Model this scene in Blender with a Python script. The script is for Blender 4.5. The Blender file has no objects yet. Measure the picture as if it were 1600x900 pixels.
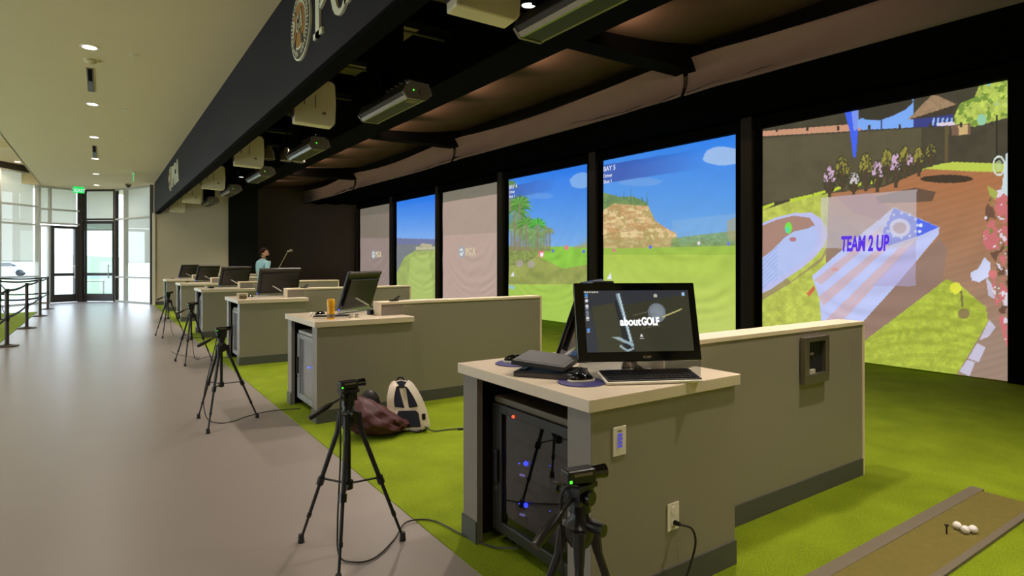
import bpy, math, random
import numpy as np
from mathutils import Vector, Matrix
random.seed(7)
rng = np.random.default_rng(5)
D = bpy.data
SC = bpy.context.scene
COL = SC.collection
pi = math.pi

def lin(c):
    c = c / 255.0
    return c / 12.92 if c <= 0.04045 else ((c + 0.055) / 1.055) ** 2.4
def C(r, g, b): return (lin(r), lin(g), lin(b), 1.0)

# ------------------------------------------------------------------ camera, world, view
cd = D.cameras.new('camera'); cam = D.objects.new('camera', cd); COL.objects.link(cam); SC.camera = cam
cd.sensor_width = 36.0; cd.lens = 36.0 * 938 / 1600; cd.shift_y = -42 / 1600
cd.clip_start = 0.05; cd.clip_end = 500
cam.location = (0, 0, 1.48); cam.rotation_euler = (pi / 2, 0, -math.radians(34.43))
SC.view_settings.view_transform = 'Standard'; SC.view_settings.look = 'None'
SC.view_settings.gamma = 1; SC.view_settings.use_curve_mapping = False
SC.view_settings.exposure = 0.0
w = D.worlds.new('world'); SC.world = w; w.use_nodes = True
nt = w.node_tree; nt.nodes.clear()
wo = nt.nodes.new('ShaderNodeOutputWorld'); bg = nt.nodes.new('ShaderNodeBackground')
tc = nt.nodes.new('ShaderNodeTexCoord'); sx = nt.nodes.new('ShaderNodeSeparateXYZ'); rp = nt.nodes.new('ShaderNodeValToRGB')
nt.links.new(tc.outputs['Generated'], sx.inputs[0]); nt.links.new(sx.outputs['Z'], rp.inputs[0])
rp.color_ramp.elements[0].color = (0.78, 0.89, 1.0, 1); rp.color_ramp.elements[1].color = (0.5, 0.68, 1.0, 1)
nt.links.new(rp.outputs[0], bg.inputs[0]); bg.inputs[1].default_value = 5.2
nt.links.new(bg.outputs[0], wo.inputs[0])

P_DOWN = 72.0      # walkway downlights
P_BAY = 560.0      # bay spotlights
P_GLOW = 75.0       # small lamps behind the beam
P_LEFT = 70.0

def spot(loc, power, color, size_deg, blend, radius, aim=(0, 0, -1), name='spot'):
    l = D.lights.new(name, 'SPOT'); l.energy = power; l.color = color
    l.spot_size = math.radians(size_deg); l.spot_blend = blend; l.shadow_soft_size = radius
    o = D.objects.new(name, l); COL.objects.link(o); o.location = loc
    o.rotation_euler = Vector(aim).to_track_quat('-Z', 'Y').to_euler()
    return o

def portal(a, b, z0, z1):
    # daylight openings: guides sky sampling through the window wall, gives no light of its own
    l = D.lights.new('daylight_portal', 'AREA'); l.shape = 'RECTANGLE'; A = Vector((a[0], a[1], 0)); B = Vector((b[0], b[1], 0)); d = B - A
    l.size = d.length; l.size_y = z1 - z0; l.cycles.is_portal = True
    o = D.objects.new('daylight_portal', l); COL.objects.link(o); o.location = (A + B) / 2 + Vector((0, 0, (z0 + z1) / 2))
    n = Vector((-d.y, d.x, 0)).normalized()
    if n.dot(Vector((2, 8, 0)) - (A + B) / 2) < 0: n = -n
    o.location = Vector(o.location) - n * .25
    o.rotation_euler = n.to_track_quat('-Z', 'Z').to_euler()
portal((-7.05, 3.0), (-7.05, 21.0), 0, 4.4)  # opening of the added left windows
for a_, b_, t_ in (((-7.0, 21.0), (-3.6, 23.9), 4.5), ((-3.6, 23.9), (-1.78, 26.4), 4.5), ((-1.78, 26.4), (-.53, 27.1), 4.1), ((-.53, 27.1), (.47, 26.3), 4.1), ((.47, 26.3), (1.48, 24.0), 4.1)):
    portal(a_, b_, 0, t_)

# ------------------------------------------------------------------ materials
def mat(name, col, rough=0.5, metal=0.0, spec=0.5, noise=0.0, nscale=20.0, bump=0.0, bscale=200.0, coat=0.0, emit=None, estr=0.0):
    m = D.materials.new(name); m.use_nodes = True
    n = m.node_tree.nodes; L = m.node_tree.links
    b = n['Principled BSDF']
    b.inputs['Base Color'].default_value = col; b.inputs['Roughness'].default_value = rough
    b.inputs['Metallic'].default_value = metal; b.inputs['Specular IOR Level'].default_value = spec
    if coat: b.inputs['Coat Weight'].default_value = coat
    if emit: b.inputs['Emission Color'].default_value = emit; b.inputs['Emission Strength'].default_value = estr
    t = n.new('ShaderNodeTexCoord')
    if noise >= 0:
        nz = n.new('ShaderNodeTexNoise'); nz.inputs['Scale'].default_value = nscale; nz.inputs['Detail'].default_value = 4
        L.new(t.outputs['Object'], nz.inputs['Vector'])
        mx = n.new('ShaderNodeMix'); mx.data_type = 'RGBA'
        k = max(noise, 0.02)
        mx.inputs['A'].default_value = tuple(c * (1 - k) for c in col[:3]) + (1,)
        mx.inputs['B'].default_value = tuple(min(1, c * (1 + k)) for c in col[:3]) + (1,)
        L.new(nz.outputs['Fac'], mx.inputs['Factor']); L.new(mx.outputs['Result'], b.inputs['Base Color'])
    if bump:
        n2 = n.new('ShaderNodeTexNoise'); n2.inputs['Scale'].default_value = bscale; n2.inputs['Detail'].default_value = 3
        L.new(t.outputs['Object'], n2.inputs['Vector'])
        bp = n.new('ShaderNodeBump'); bp.inputs['Strength'].default_value = bump; bp.inputs['Distance'].default_value = 0.01
        L.new(n2.outputs['Fac'], bp.inputs['Height']); L.new(bp.outputs['Normal'], b.inputs['Normal'])
    return m

def emis(name, col, s=1.0):
    m = D.materials.new(name); m.use_nodes = True; n = m.node_tree.nodes; n.clear()
    e = n.new('ShaderNodeEmission'); o = n.new('ShaderNodeOutputMaterial')
    e.inputs[0].default_value = col; e.inputs[1].default_value = s
    m.node_tree.links.new(e.outputs[0], o.inputs[0]); return m

def glass(name, tint, refl=0.12, rough=0.02):
    m = D.materials.new(name); m.use_nodes = True; n = m.node_tree.nodes; L = m.node_tree.links; n.clear()
    t = n.new('ShaderNodeBsdfTransparent'); g = n.new('ShaderNodeBsdfGlossy'); mx = n.new('ShaderNodeMixShader'); o = n.new('ShaderNodeOutputMaterial')
    lw = n.new('ShaderNodeLayerWeight'); lw.inputs[0].default_value = 0.5
    pw = n.new('ShaderNodeMath'); pw.operation = 'POWER'; pw.inputs[1].default_value = 4.0; L.new(lw.outputs['Facing'], pw.inputs[0])
    f = n.new('ShaderNodeMath'); f.operation = 'MULTIPLY_ADD'; f.inputs[1].default_value = 0.85; f.inputs[2].default_value = refl * 0.4; L.new(pw.outputs[0], f.inputs[0])
    t.inputs[0].default_value = tint; g.inputs['Roughness'].default_value = rough; g.inputs['Color'].default_value = (0.9, 0.9, 0.9, 1)
    L.new(f.outputs[0], mx.inputs[0]); L.new(t.outputs[0], mx.inputs[1]); L.new(g.outputs[0], mx.inputs[2]); L.new(mx.outputs[0], o.inputs[0])
    return m

M = {}
M['ceiling'] = mat('ceiling_paint', C(222, 206, 164), 0.9, noise=0.02, nscale=3)
M['wall'] = mat('wall_paint', C(214, 198, 170), 0.85, noise=0.02, nscale=4)
M['fascia'] = mat('fascia_vinyl', C(27, 25, 34), 0.7, spec=0.2, noise=0.05, nscale=2)
M['black'] = mat('black_paint', C(26, 25, 22), 0.9, noise=0.1, spec=0.2)
M['blackfab'] = mat('black_fabric', C(10, 10, 9), 1.0, noise=0.2, nscale=8, spec=0.0)
M['roof'] = mat('dark_roof_deck', C(150, 140, 106), 0.9, noise=0.15, nscale=2, spec=0.2)
M['joist'] = mat('joist_paint', C(9, 8, 8), 0.9, spec=0.05)
M['duct'] = mat('conduit_grey', C(70, 68, 60), 0.5)
M['brownwall'] = mat('brown_black_wall', C(88, 74, 64), 0.85, noise=0.12, nscale=1.5)
M['brownfab'] = mat('brown_ceiling_fabric', C(78, 62, 52), 0.95, noise=0.15, nscale=2, spec=0.1)
M['tanfab'] = mat('tan_valance_fabric', C(98, 87, 78), 0.95, noise=0.06, nscale=3, bump=0.2, bscale=40, spec=0.1)
M['lam'] = mat('grey_laminate', C(146, 138, 124), 0.42, noise=0.04, nscale=40, bump=0.05, bscale=400)
M['lamface'] = mat('grey_laminate_edge', C(132, 126, 116), 0.22, noise=0.03)
M['base'] = mat('rubber_baseboard', C(84, 84, 80), 0.5)
M['counter'] = mat('cream_solid_surface', C(226, 210, 186), 0.25, noise=0.03, nscale=60)
M['cap'] = mat('cream_cap_trim', C(236, 218, 190), 0.35)
M['darkin'] = mat('black_interior', C(18, 17, 16), 0.8)  # black paints in the shade inside the desks; also rack and box backs
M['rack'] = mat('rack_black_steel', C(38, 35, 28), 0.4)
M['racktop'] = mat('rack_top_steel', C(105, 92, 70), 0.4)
M['glassdoor'] = glass('smoked_glass', (0.22, 0.22, 0.24, 1), 0.2)
M['device'] = mat('device_front', C(52, 48, 40), 0.4)
M['plastic'] = mat('black_plastic', C(17, 16, 15), 0.3)
M['plasticm'] = mat('black_matte_plastic', C(26, 24, 22), 0.5)
M['gloss'] = mat('gloss_black', C(10, 10, 10), 0.08, coat=0.5)
M['silver'] = mat('brushed_silver', C(190, 186, 178), 0.22, metal=0.9)
M['silverd'] = mat('dull_aluminium', C(150, 140, 128), 0.38, metal=0.75)
M['mount'] = mat('grey_brown_housing', C(70, 62, 58), 0.55)
M['white'] = mat('white_plastic', C(238, 230, 214), 0.4)
M['proj'] = mat('cream_projector_shell', C(225, 212, 176), 0.45, noise=0.03)
M['label'] = mat('grey_label', C(120, 108, 84), 0.6)
M['navy'] = mat('navy_pad', C(48, 42, 110), 0.45, noise=0.1)
M['acrylic'] = glass('clear_acrylic', (0.75, 0.78, 0.8, 1))
M['blueled'] = emis('blue_indicator', (0.03, 0.06, 1, 1), 6)
M['redled'] = emis('red_indicator', (1, 0.08, 0.03, 1), 2.2)
M['greenled'] = emis('green_indicator', (0.1, 1, 0.05, 1), 1.3)
M['green'] = emis('exit_green', (0.02, 0.85, 0.12, 1), 1.0)
M['lamp'] = emis('lamp_lens', (1.0, 0.88, 0.80, 1), 5)
M['lampedge'] = mat('lamp_trim', C(236, 226, 200), 0.4)
M['metald'] = mat('dark_bronze_frame', C(52, 44, 40), 0.4, metal=0.2)
M['metall'] = mat('light_aluminium_frame', C(190, 188, 176), 0.5, metal=0.1)
M['glassw'] = glass('window_glass', (0.93, 0.97, 0.96, 1))
M['glasst'] = glass('tinted_green_glass', (0.45, 0.55, 0.50, 1))
M['maroon'] = mat('maroon_nylon', C(74, 28, 34), 0.6, noise=0.15, nscale=14, bump=0.5, bscale=14)
M['bpwhite'] = mat('white_backpack_fabric', C(238, 222, 206), 0.7, noise=0.03)
M['bpnavy'] = mat('navy_mesh', C(30, 32, 52), 0.85, noise=0.2, nscale=90)
M['yellow'] = mat('yellow_bottle_plastic', C(226, 160, 12), 0.3)
M['yellowcap'] = mat('yellow_orange_cap', C(240, 176, 10), 0.35)
M['rubber'] = mat('cable_rubber', C(34, 32, 28), 0.5)
M['stan'] = mat('stanchion_metal', C(72, 60, 56), 0.35, metal=0.5)
M['belt'] = mat('stanchion_belt', C(40, 42, 48), 0.7)
M['skin'] = mat('skin', C(205, 150, 122), 0.5)
M['hair'] = mat('brown_hair', C(40, 24, 18), 0.95, spec=0.1, noise=0.3, nscale=60)
M['polo'] = mat('teal_polo', C(150, 190, 198), 0.8, noise=0.05, nscale=40)
M['pants'] = mat('grey_trousers', C(84, 82, 80), 0.8)
M['matturf'] = mat('olive_mat_turf', C(120, 108, 46), 0.9, noise=0.18, nscale=35, bump=0.6, bscale=260)
M['matedge'] = mat('grey_rubber_edge', C(112, 102, 84), 0.7, noise=0.08)
M['ball'] = mat('golf_ball_white', C(245, 240, 235), 0.3, bump=0.3, bscale=300)
M['gold'] = mat('gold_emblem', C(168, 124, 62), 0.4, metal=0.2, noise=0.2, nscale=12)
M['padpost'] = mat('post_pad', C(60, 52, 46), 0.9, spec=0.1)
M['tabglass'] = mat('dull_tablet_face', C(16, 14, 13), 0.5)
M['cream'] = mat('cream_letter', C(226, 226, 196), 0.5)
M['darkring'] = mat('dark_emblem_ring', C(62, 60, 52), 0.5)
M['wheel'] = mat('caster_dark', C(40, 34, 30), 0.5)
M['key'] = emis('keypad_blue', (0.12, 0.1, 0.62, 1), 0.7)

# floor: taupe epoxy with soft wear
def floor_mat():
    m = mat('epoxy_floor', C(146, 136, 130), 0.3, noise=0.03, nscale=1.3, spec=0.5)
    n = m.node_tree.nodes; L = m.node_tree.links; b = n['Principled BSDF']
    nz = n.new('ShaderNodeTexNoise'); nz.inputs['Scale'].default_value = 2.5
    t = n.new('ShaderNodeTexCoord'); L.new(t.outputs['Object'], nz.inputs['Vector'])
    mr = n.new('ShaderNodeMapRange'); mr.inputs['To Min'].default_value = 0.305; mr.inputs['To Max'].default_value = 0.325
    L.new(nz.outputs['Fac'], mr.inputs['Value']); L.new(mr.outputs['Result'], b.inputs['Roughness'])
    return m
M['floor'] = floor_mat()
def turf_mat(name, c1, c2):
    m = D.materials.new(name); m.use_nodes = True; n = m.node_tree.nodes; L = m.node_tree.links; b = n['Principled BSDF']
    t = n.new('ShaderNodeTexCoord')
    a = n.new('ShaderNodeTexNoise'); a.inputs['Scale'].default_value = 150; a.inputs['Detail'].default_value = 5
    l = n.new('ShaderNodeTexNoise'); l.inputs['Scale'].default_value = 3.0
    L.new(t.outputs['Object'], a.inputs['Vector']); L.new(t.outputs['Object'], l.inputs['Vector'])
    ad = n.new('ShaderNodeMath'); ad.operation = 'MULTIPLY_ADD'; L.new(l.outputs['Fac'], ad.inputs[0]); ad.inputs[1].default_value = 0.35
    L.new(a.outputs['Fac'], ad.inputs[2])
    r = n.new('ShaderNodeValToRGB'); L.new(ad.outputs[0], r.inputs[0])
    r.color_ramp.elements[0].position = 0.45; r.color_ramp.elements[0].color = c1
    r.color_ramp.elements[1].position = 0.9; r.color_ramp.elements[1].color = c2
    L.new(r.outputs[0], b.inputs['Base Color']); b.inputs['Roughness'].default_value = 0.9; b.inputs['Specular IOR Level'].default_value = 0.15
    bp = n.new('ShaderNodeBump'); bp.inputs['Strength'].default_value = 0.7; bp.inputs['Distance'].default_value = 0.012
    L.new(a.outputs['Fac'], bp.inputs['Height']); L.new(bp.outputs[0], b.inputs['Normal'])
    return m
M['turf'] = turf_mat('bright_turf', C(100, 118, 12), C(150, 170, 34))
M['lawn'] = turf_mat('outdoor_grass', C(168, 176, 138), C(206, 212, 172))
M['asphalt'] = mat('parking_asphalt', C(170, 170, 172), 0.8)

def shade_mat():
    m = D.materials.new('roller_shade_cloth'); m.use_nodes = True; n = m.node_tree.nodes; L = m.node_tree.links; n.clear()
    o = n.new('ShaderNodeOutputMaterial'); d = n.new('ShaderNodeBsdfDiffuse'); t = n.new('ShaderNodeBsdfTranslucent'); mx = n.new('ShaderNodeMixShader')
    w1 = n.new('ShaderNodeTexWave'); w1.inputs['Scale'].default_value = 40; tcx = n.new('ShaderNodeTexCoord'); L.new(tcx.outputs['Object'], w1.inputs['Vector'])
    c = n.new('ShaderNodeMix'); c.data_type = 'RGBA'; c.inputs['A'].default_value = C(214, 210, 192); c.inputs['B'].default_value = C(224, 220, 204)
    L.new(w1.outputs['Fac'], c.inputs['Factor']); L.new(c.outputs['Result'], d.inputs[0])
    t.inputs[0].default_value = (0.43, 0.40, 0.33, 1)
    mx.inputs[0].default_value = 0.62; L.new(d.outputs[0], mx.inputs[1]); L.new(t.outputs[0], mx.inputs[2]); L.new(mx.outputs[0], o.inputs[0])
    return m
M['shade'] = shade_mat()

# ------------------------------------------------------------------ mesh builder
class MB:
    def __init__(s): s.v = []; s.f = []; s.mi = []; s.cur = 0
    def add(s, vs, fs):
        b = len(s.v); s.v += [tuple(p) for p in vs]
        for f in fs: s.f.append(tuple(b + i for i in f)); s.mi.append(s.cur)
        return s
    def box(s, x0, x1, y0, y1, z0, z1):
        vs = [(x, y, z) for x in (x0, x1) for y in (y0, y1) for z in (z0, z1)]
        return s.add(vs, [(0, 1, 3, 2), (4, 6, 7, 5), (0, 4, 5, 1), (2, 3, 7, 6), (0, 2, 6, 4), (1, 5, 7, 3)])
    def obox(s, c, ax, ay, az):
        c = Vector(c); ax = Vector(ax); ay = Vector(ay); az = Vector(az)
        vs = [c + i * ax + j * ay + k * az for i in (-1, 1) for j in (-1, 1) for k in (-1, 1)]
        return s.add(vs, [(0, 1, 3, 2), (4, 6, 7, 5), (0, 4, 5, 1), (2, 3, 7, 6), (0, 2, 6, 4), (1, 5, 7, 3)])
    def cyl(s, p0, p1, r0, r1=None, n=12, cap=True):
        r1 = r0 if r1 is None else r1
        p0 = Vector(p0); p1 = Vector(p1); d = (p1 - p0).normalized()
        a = d.orthogonal().normalized(); b = d.cross(a)
        vs = []
        for p, r in ((p0, r0), (p1, r1)):
            for i in range(n):
                t = 2 * pi * i / n; vs.append(p + r * (math.cos(t) * a + math.sin(t) * b))
        fs = [(i, (i + 1) % n, n + (i + 1) % n, n + i) for i in range(n)]
        if cap: fs += [tuple(range(n - 1, -1, -1)), tuple(range(n, 2 * n))]
        return s.add(vs, fs)
    def bar(s, p0, p1, w, h, up=(0, 0, 1)):
        p0 = Vector(p0); p1 = Vector(p1); d = p1 - p0; L_ = d.length; d.normalize()
        sd = d.cross(Vector(up));
        if sd.length < 1e-4: sd = d.orthogonal()
        sd.normalize(); u = sd.cross(d)
        return s.obox((p0 + p1) / 2, d * L_ / 2, sd * w / 2, u * h / 2)
    def tube(s, pts, r, n=8):
        pts = [Vector(p) for p in pts]; rings = []
        prev = None
        for i, p in enumerate(pts):
            d = (pts[min(i + 1, len(pts) - 1)] - pts[max(i - 1, 0)]).normalized()
            a = d.orthogonal().normalized() if prev is None else (prev - d * prev.dot(d)).normalized()
            prev = a; b = d.cross(a); rr = r[i] if isinstance(r, (list, tuple)) else r
            rings.append([p + rr * (math.cos(2 * pi * k / n) * a + math.sin(2 * pi * k / n) * b) for k in range(n)])
        vs = [q for R in rings for q in R]; fs = []
        for i in range(len(rings) - 1):
            for k in range(n):
                fs.append((i * n + k, i * n + (k + 1) % n, (i + 1) * n + (k + 1) % n, (i + 1) * n + k))
        fs += [tuple(range(n - 1, -1, -1)), tuple(range((len(rings) - 1) * n, len(rings) * n))]
        return s.add(vs, fs)
    def lathe(s, prof, c=(0, 0, 0), n=24, sx=1, sy=1):
        vs = []; m = len(prof)
        for r, z in prof:
            for k in range(n):
                t = 2 * pi * k / n; vs.append((c[0] + sx * r * math.cos(t), c[1] + sy * r * math.sin(t), c[2] + z))
        fs = []
        for i in range(m - 1):
            for k in range(n): fs.append((i * n + k, i * n + (k + 1) % n, (i + 1) * n + (k + 1) % n, (i + 1) * n + k))
        fs += [tuple(range(n - 1, -1, -1)), tuple(range((m - 1) * n, m * n))]
        return s.add(vs, fs)
    def sphere(s, c, rx, ry=None, rz=None, n=16, m=10):
        ry = ry or rx; rz = rz or rx
        prof = [(math.sin(pi * i / m), -math.cos(pi * i / m)) for i in range(m + 1)]
        vs = []
        for r, z in prof:
            for k in range(n):
                t = 2 * pi * k / n; vs.append((c[0] + rx * max(r, 1e-4) * math.cos(t), c[1] + ry * max(r, 1e-4) * math.sin(t), c[2] + rz * z))
        fs = [(i * n + k, i * n + (k + 1) % n, (i + 1) * n + (k + 1) % n, (i + 1) * n + k) for i in range(m) for k in range(n)]
        return s.add(vs, fs)
    def prism(s, poly, o, ax, ay, az):
        """2-D polygon extruded: o + x*ax + y*ay, thickness vector az"""
        o = Vector(o); ax = Vector(ax); ay = Vector(ay); az = Vector(az); n = len(poly)
        vs = [o + x * ax + y * ay for x, y in poly] + [o + x * ax + y * ay + az for x, y in poly]
        fs = [tuple(range(n - 1, -1, -1)), tuple(range(n, 2 * n))] + [(i, (i + 1) % n, n + (i + 1) % n, n + i) for i in range(n)]
        return s.add(vs, fs)
    def quad(s, *p): return s.add(p, [tuple(range(len(p)))])
    def build(s, name, m, parent=None, smooth=False, bevel=0.0, seg=2, fix=True):
        me = D.meshes.new(name); me.from_pydata(s.v, [], s.f)
        ms = m if isinstance(m, (list, tuple)) else [m]
        for x in ms: me.materials.append(x)
        if len(ms) > 1: me.polygons.foreach_set('material_index', s.mi)
        if fix:
            import bmesh
            b = bmesh.new(); b.from_mesh(me); bmesh.ops.recalc_face_normals(b, faces=b.faces); b.to_mesh(me); b.free()
        if smooth:
            me.polygons.foreach_set('use_smooth', [True] * len(me.polygons)); me.set_sharp_from_angle(angle=math.radians(42))
        o = D.objects.new(name, me); COL.objects.link(o)
        if parent: o.parent = parent
        if bevel:
            bm = o.modifiers.new('bevel', 'BEVEL'); bm.width = bevel; bm.segments = seg; bm.limit_method = 'ANGLE'
        return o

def box(name, m, b, parent=None, bevel=0.0): return MB().box(*b).build(name, m, parent, bevel=bevel)
def tag(o, label=None, cat=None, group=None, kind=None):
    if label: o['label'] = label
    if cat: o['category'] = cat
    if group: o['group'] = group
    if kind: o['kind'] = kind
    return o
def thing(name, label, cat, loc=(0, 0, 0), rz=0, group=None):
    o = D.objects.new(name, None); COL.objects.link(o); o.location = loc; o.rotation_euler = (0, 0, rz)
    o.empty_display_size = 0.1
    return tag(o, label, cat, group)
def copy_tree(o, parent=None):
    c = o.copy(); COL.objects.link(c)
    c.parent = parent
    for ch in list(o.children): copy_tree(ch, c)
    return c
def structure(o): o['kind'] = 'structure'; return o
def sbox(name, m, b, bevel=0.0): return structure(box(name, m, b, bevel=bevel))

# ------------------------------------------------------------------ the shell
FX = 1.5            # plane of the fascia
YB = -4.0           # wall behind the camera
BAYS = [1.78, 5.46, 9.13, 12.86, 16.58, 20.35]     # near edge of each desk
sbox('floor', M['floor'], (-7, 10.2, YB, 29, -0.2, 0))
tf = sbox('floor_turf', M['turf'], (1.48, 10.2, YB, 24.9, -0.05, 0.006)); tf.name = 'floor_turf'
lt = sbox('floor_turf', M['turf'], (-6.5, -1.5, 7.0, 22.2, -0.05, 0.006))
# walkway ceiling with its raised part on the left
sbox('ceiling', M['ceiling'], (-1.7, FX + 0.02, YB, 28.2, 4.10, 4.30))
sbox('ceiling', M['ceiling'], (-7, -1.7, YB, 28.2, 4.68, 4.8))
sbox('trim_1', M['ceiling'], (-1.72, -1.68, YB, 26.0, 4.10, 4.70))
sbox('trim_2', M['ceiling'], (-2.2, -1.7, 26.0, 27.6, 4.10, 4.70))
# fascia between walkway and bays
sbox('trim_3', M['fascia'], (FX, FX + 0.14, YB, 23.5, 3.10, 4.9))
sbox('trim_4', M['joist'], (FX + 0.02, FX + 0.16, YB, 23.5, 3.07, 3.10))
# roof above the bays
sbox('ceiling', M['roof'], (FX, 10.2, YB, 25, 4.9, 5.0))
sbox('wall_back', M['wall'], (-7, 10.2, YB - 0.1, YB, 0, 5))
sbox('wall_left', M['wall'], (-7.1, -7, YB, 3.0, 0, 4.8))
sbox('wall_left_header', M['wall'], (-7.1, -7, 3.0, 21.2, 4.4, 4.8))
# far end walls
sbox('wall_end', M['wall'], (FX - 0.02, 3.78, 23.5, 23.6, 0, 4.9))
sbox('baseboard_end', M['base'], (FX, 3.78, 23.48, 23.5, 0, 0.12))
sbox('wall_end_black', M['black'], (3.78, 4.75, 23.4, 23.55, 0, 4.9))
sbox('wall_end_brown', M['brownwall'], (4.6, 9.3, 24.9, 25.0, 0, 4.9))
sbox('wall_end_return', M['brownwall'], (4.70, 4.75, 23.5, 24.9, 0, 4.9))
sbox('wall_right', M['black'], (9.5, 9.6, YB, 25, 0, 4.9))
# big dark beam
sbox('trim_5', M['joist'], (3.89, 4.47, YB, 24.9, 3.95, 4.9))

def grid_obj(name, fn, nu, nv, m, smooth=True, parent=None, flip=False):
    vs = [fn(i / nu, j / nv) for j in range(nv + 1) for i in range(nu + 1)]
    fs = []
    for j in range(nv):
        for i in range(nu):
            a = j * (nu + 1) + i; q = (a, a + 1, a + nu + 2, a + nu + 1)
            fs.append(q[::-1] if flip else q)
    me = D.meshes.new(name); me.from_pydata(vs, [], fs); me.materials.append(m)
    if smooth: me.polygons.foreach_set('use_smooth', [True] * len(fs))
    o = D.objects.new(name, me); COL.objects.link(o)
    if parent: o.parent = parent
    return o
# brown sagging fabric ceiling, one panel per half bay
def fabceil(u, v):
    y = YB + v * (24.9 - YB); x = 4.46 + u * 2.5
    s = 0.10 * math.sin(pi * u) * (0.6 + 0.4 * math.cos(2 * pi * (y - 6.9) / 1.85))
    return (x, y, 4.30 + 0.22 * u - s)
structure(grid_obj('ceiling_fabric', fabceil, 14, 280, M['brownfab']))
for y in (-1.1, 5.6, 12.3, 19.0):
    sbox('trim_6', M['joist'], (4.47, 6.9, y - 0.16, y + 0.16, 4.12, 4.5))
# black header cloth from the valance down to the screens
def header(u, v):
    y = YB + v * (24.9 - YB)
    x = 6.74 + u * 2.46
    z = 3.84 + 0.06 * u - 0.03 * math.sin(pi * u) + 0.022 * math.sin(u * 23 + 1.5 * math.sin(y * 1.7)) + 0.012 * math.sin(y * 9 + u * 5)
    return (x, y, z)
structure(grid_obj('ceiling_header_cloth', header, 40, 300, M['blackfab']))
# tan valance panels
val_lab = ['tan fabric valance strip nearest the camera above the largest screen',
           'tan fabric valance strip hanging in the middle of the row, above the palm picture',
           'tan fabric valance strip toward the far end, over the half-lit grey screen', 'farthest tan fabric valance strip, meeting the brown end wall']
for i, (a, b) in enumerate([(-1.3, 5.58), (5.62, 12.28), (12.32, 18.9), (18.94, 24.88)]):
    def vf(u, v, a=a, b=b):
        y = a + (b - a) * v
        sag = 0.07 * math.sin(pi * v)
        x = 6.72 + 0.05 * math.sin(u * pi) * (1 + math.sin(v * 9)) + 0.02 * math.sin(v * 40) * math.exp(-min(v, 1 - v) * 14) * 2 \
            + 0.025 * math.sin(6 * (v + u * 0.6))
        return (x - 0.02 * u, y, 3.80 - sag * 0.4 + u * (0.50 - sag))
    o = grid_obj('fabric_valance', vf, 10, 120, M['tanfab'])
    tag(o, val_lab[i], 'valance')
    sm = o.modifiers.new('thick', 'SOLIDIFY'); sm.thickness = 0.01

# roof joists with conduits
y = YB + 0.5
jg = []
nth = ['first', 'second', 'third', 'fourth', 'fifth', 'sixth', 'seventh', 'eighth', 'ninth', 'tenth', 'eleventh', 'twelfth', 'thirteenth', 'fourteenth', 'fifteenth', 'sixteenth', 'seventeenth', 'eighteenth']
yy = 7.1 - 1.85 * 6
while yy < 24.5:
    o = MB().box(1.66, 3.88, yy - 0.10, yy + 0.10, 4.52, 4.62).box(1.66, 3.88, yy - 0.02, yy + 0.02, 4.62, 4.9).build('roof_joist', M['joist'])
    tag(o, '%s black roof joist counted from behind the camera' % nth[len(jg)], 'joist', 'black roof joists'); jg.append(o)
    MB().cyl((1.66, yy + 0.2, 4.5), (3.88, yy + 0.2, 4.5), 0.022, n=8).build('conduit', M['duct'], o)
    yy += 1.85

# ------------------------------------------------------------------ screens
F_ = 938.0; cs, sn = 0.8249, 0.5653
def to_px(Y, Z, X=9.1):
    d = X * sn + Y * cs; l = X * cs - Y * sn
    return 800 + F_ * l / d, 408 + (1.48 - Z) * F_ / d
def from_px(x, y, X=9.1):
    t = (x - 800) / F_; rx = sn + cs * t; ry = cs - sn * t; d = X / rx
    return d * ry, 1.48 + (408 - y) / F_ * d

def vnoise(x, y, seed=0):
    """smooth value noise"""
    xi = np.floor(x).astype(int); yi = np.floor(y).astype(int); fx = x - xi; fy = y - yi
    fx = fx * fx * (3 - 2 * fx); fy = fy * fy * (3 - 2 * fy)
    def h(a, b):
        n = (a * 374761393 + b * 668265263 + seed * 974711) & 0x7fffffff
        n = ((n ^ (n >> 13)) * 1274126177) & 0x7fffffff
        return ((n ^ (n >> 16)) & 0xffff) / 65535.0
    return (h(xi, yi) * (1 - fx) + h(xi + 1, yi) * fx) * (1 - fy) + (h(xi, yi + 1) * (1 - fx) + h(xi + 1, yi + 1) * fx) * fy
def fbm(x, y, seed=0): return vnoise(x, y, seed) * .5 + vnoise(x * 2.1, y * 2.1, seed + 1) * .3 + vnoise(x * 4.3, y * 4.3, seed + 2) * .2

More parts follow.
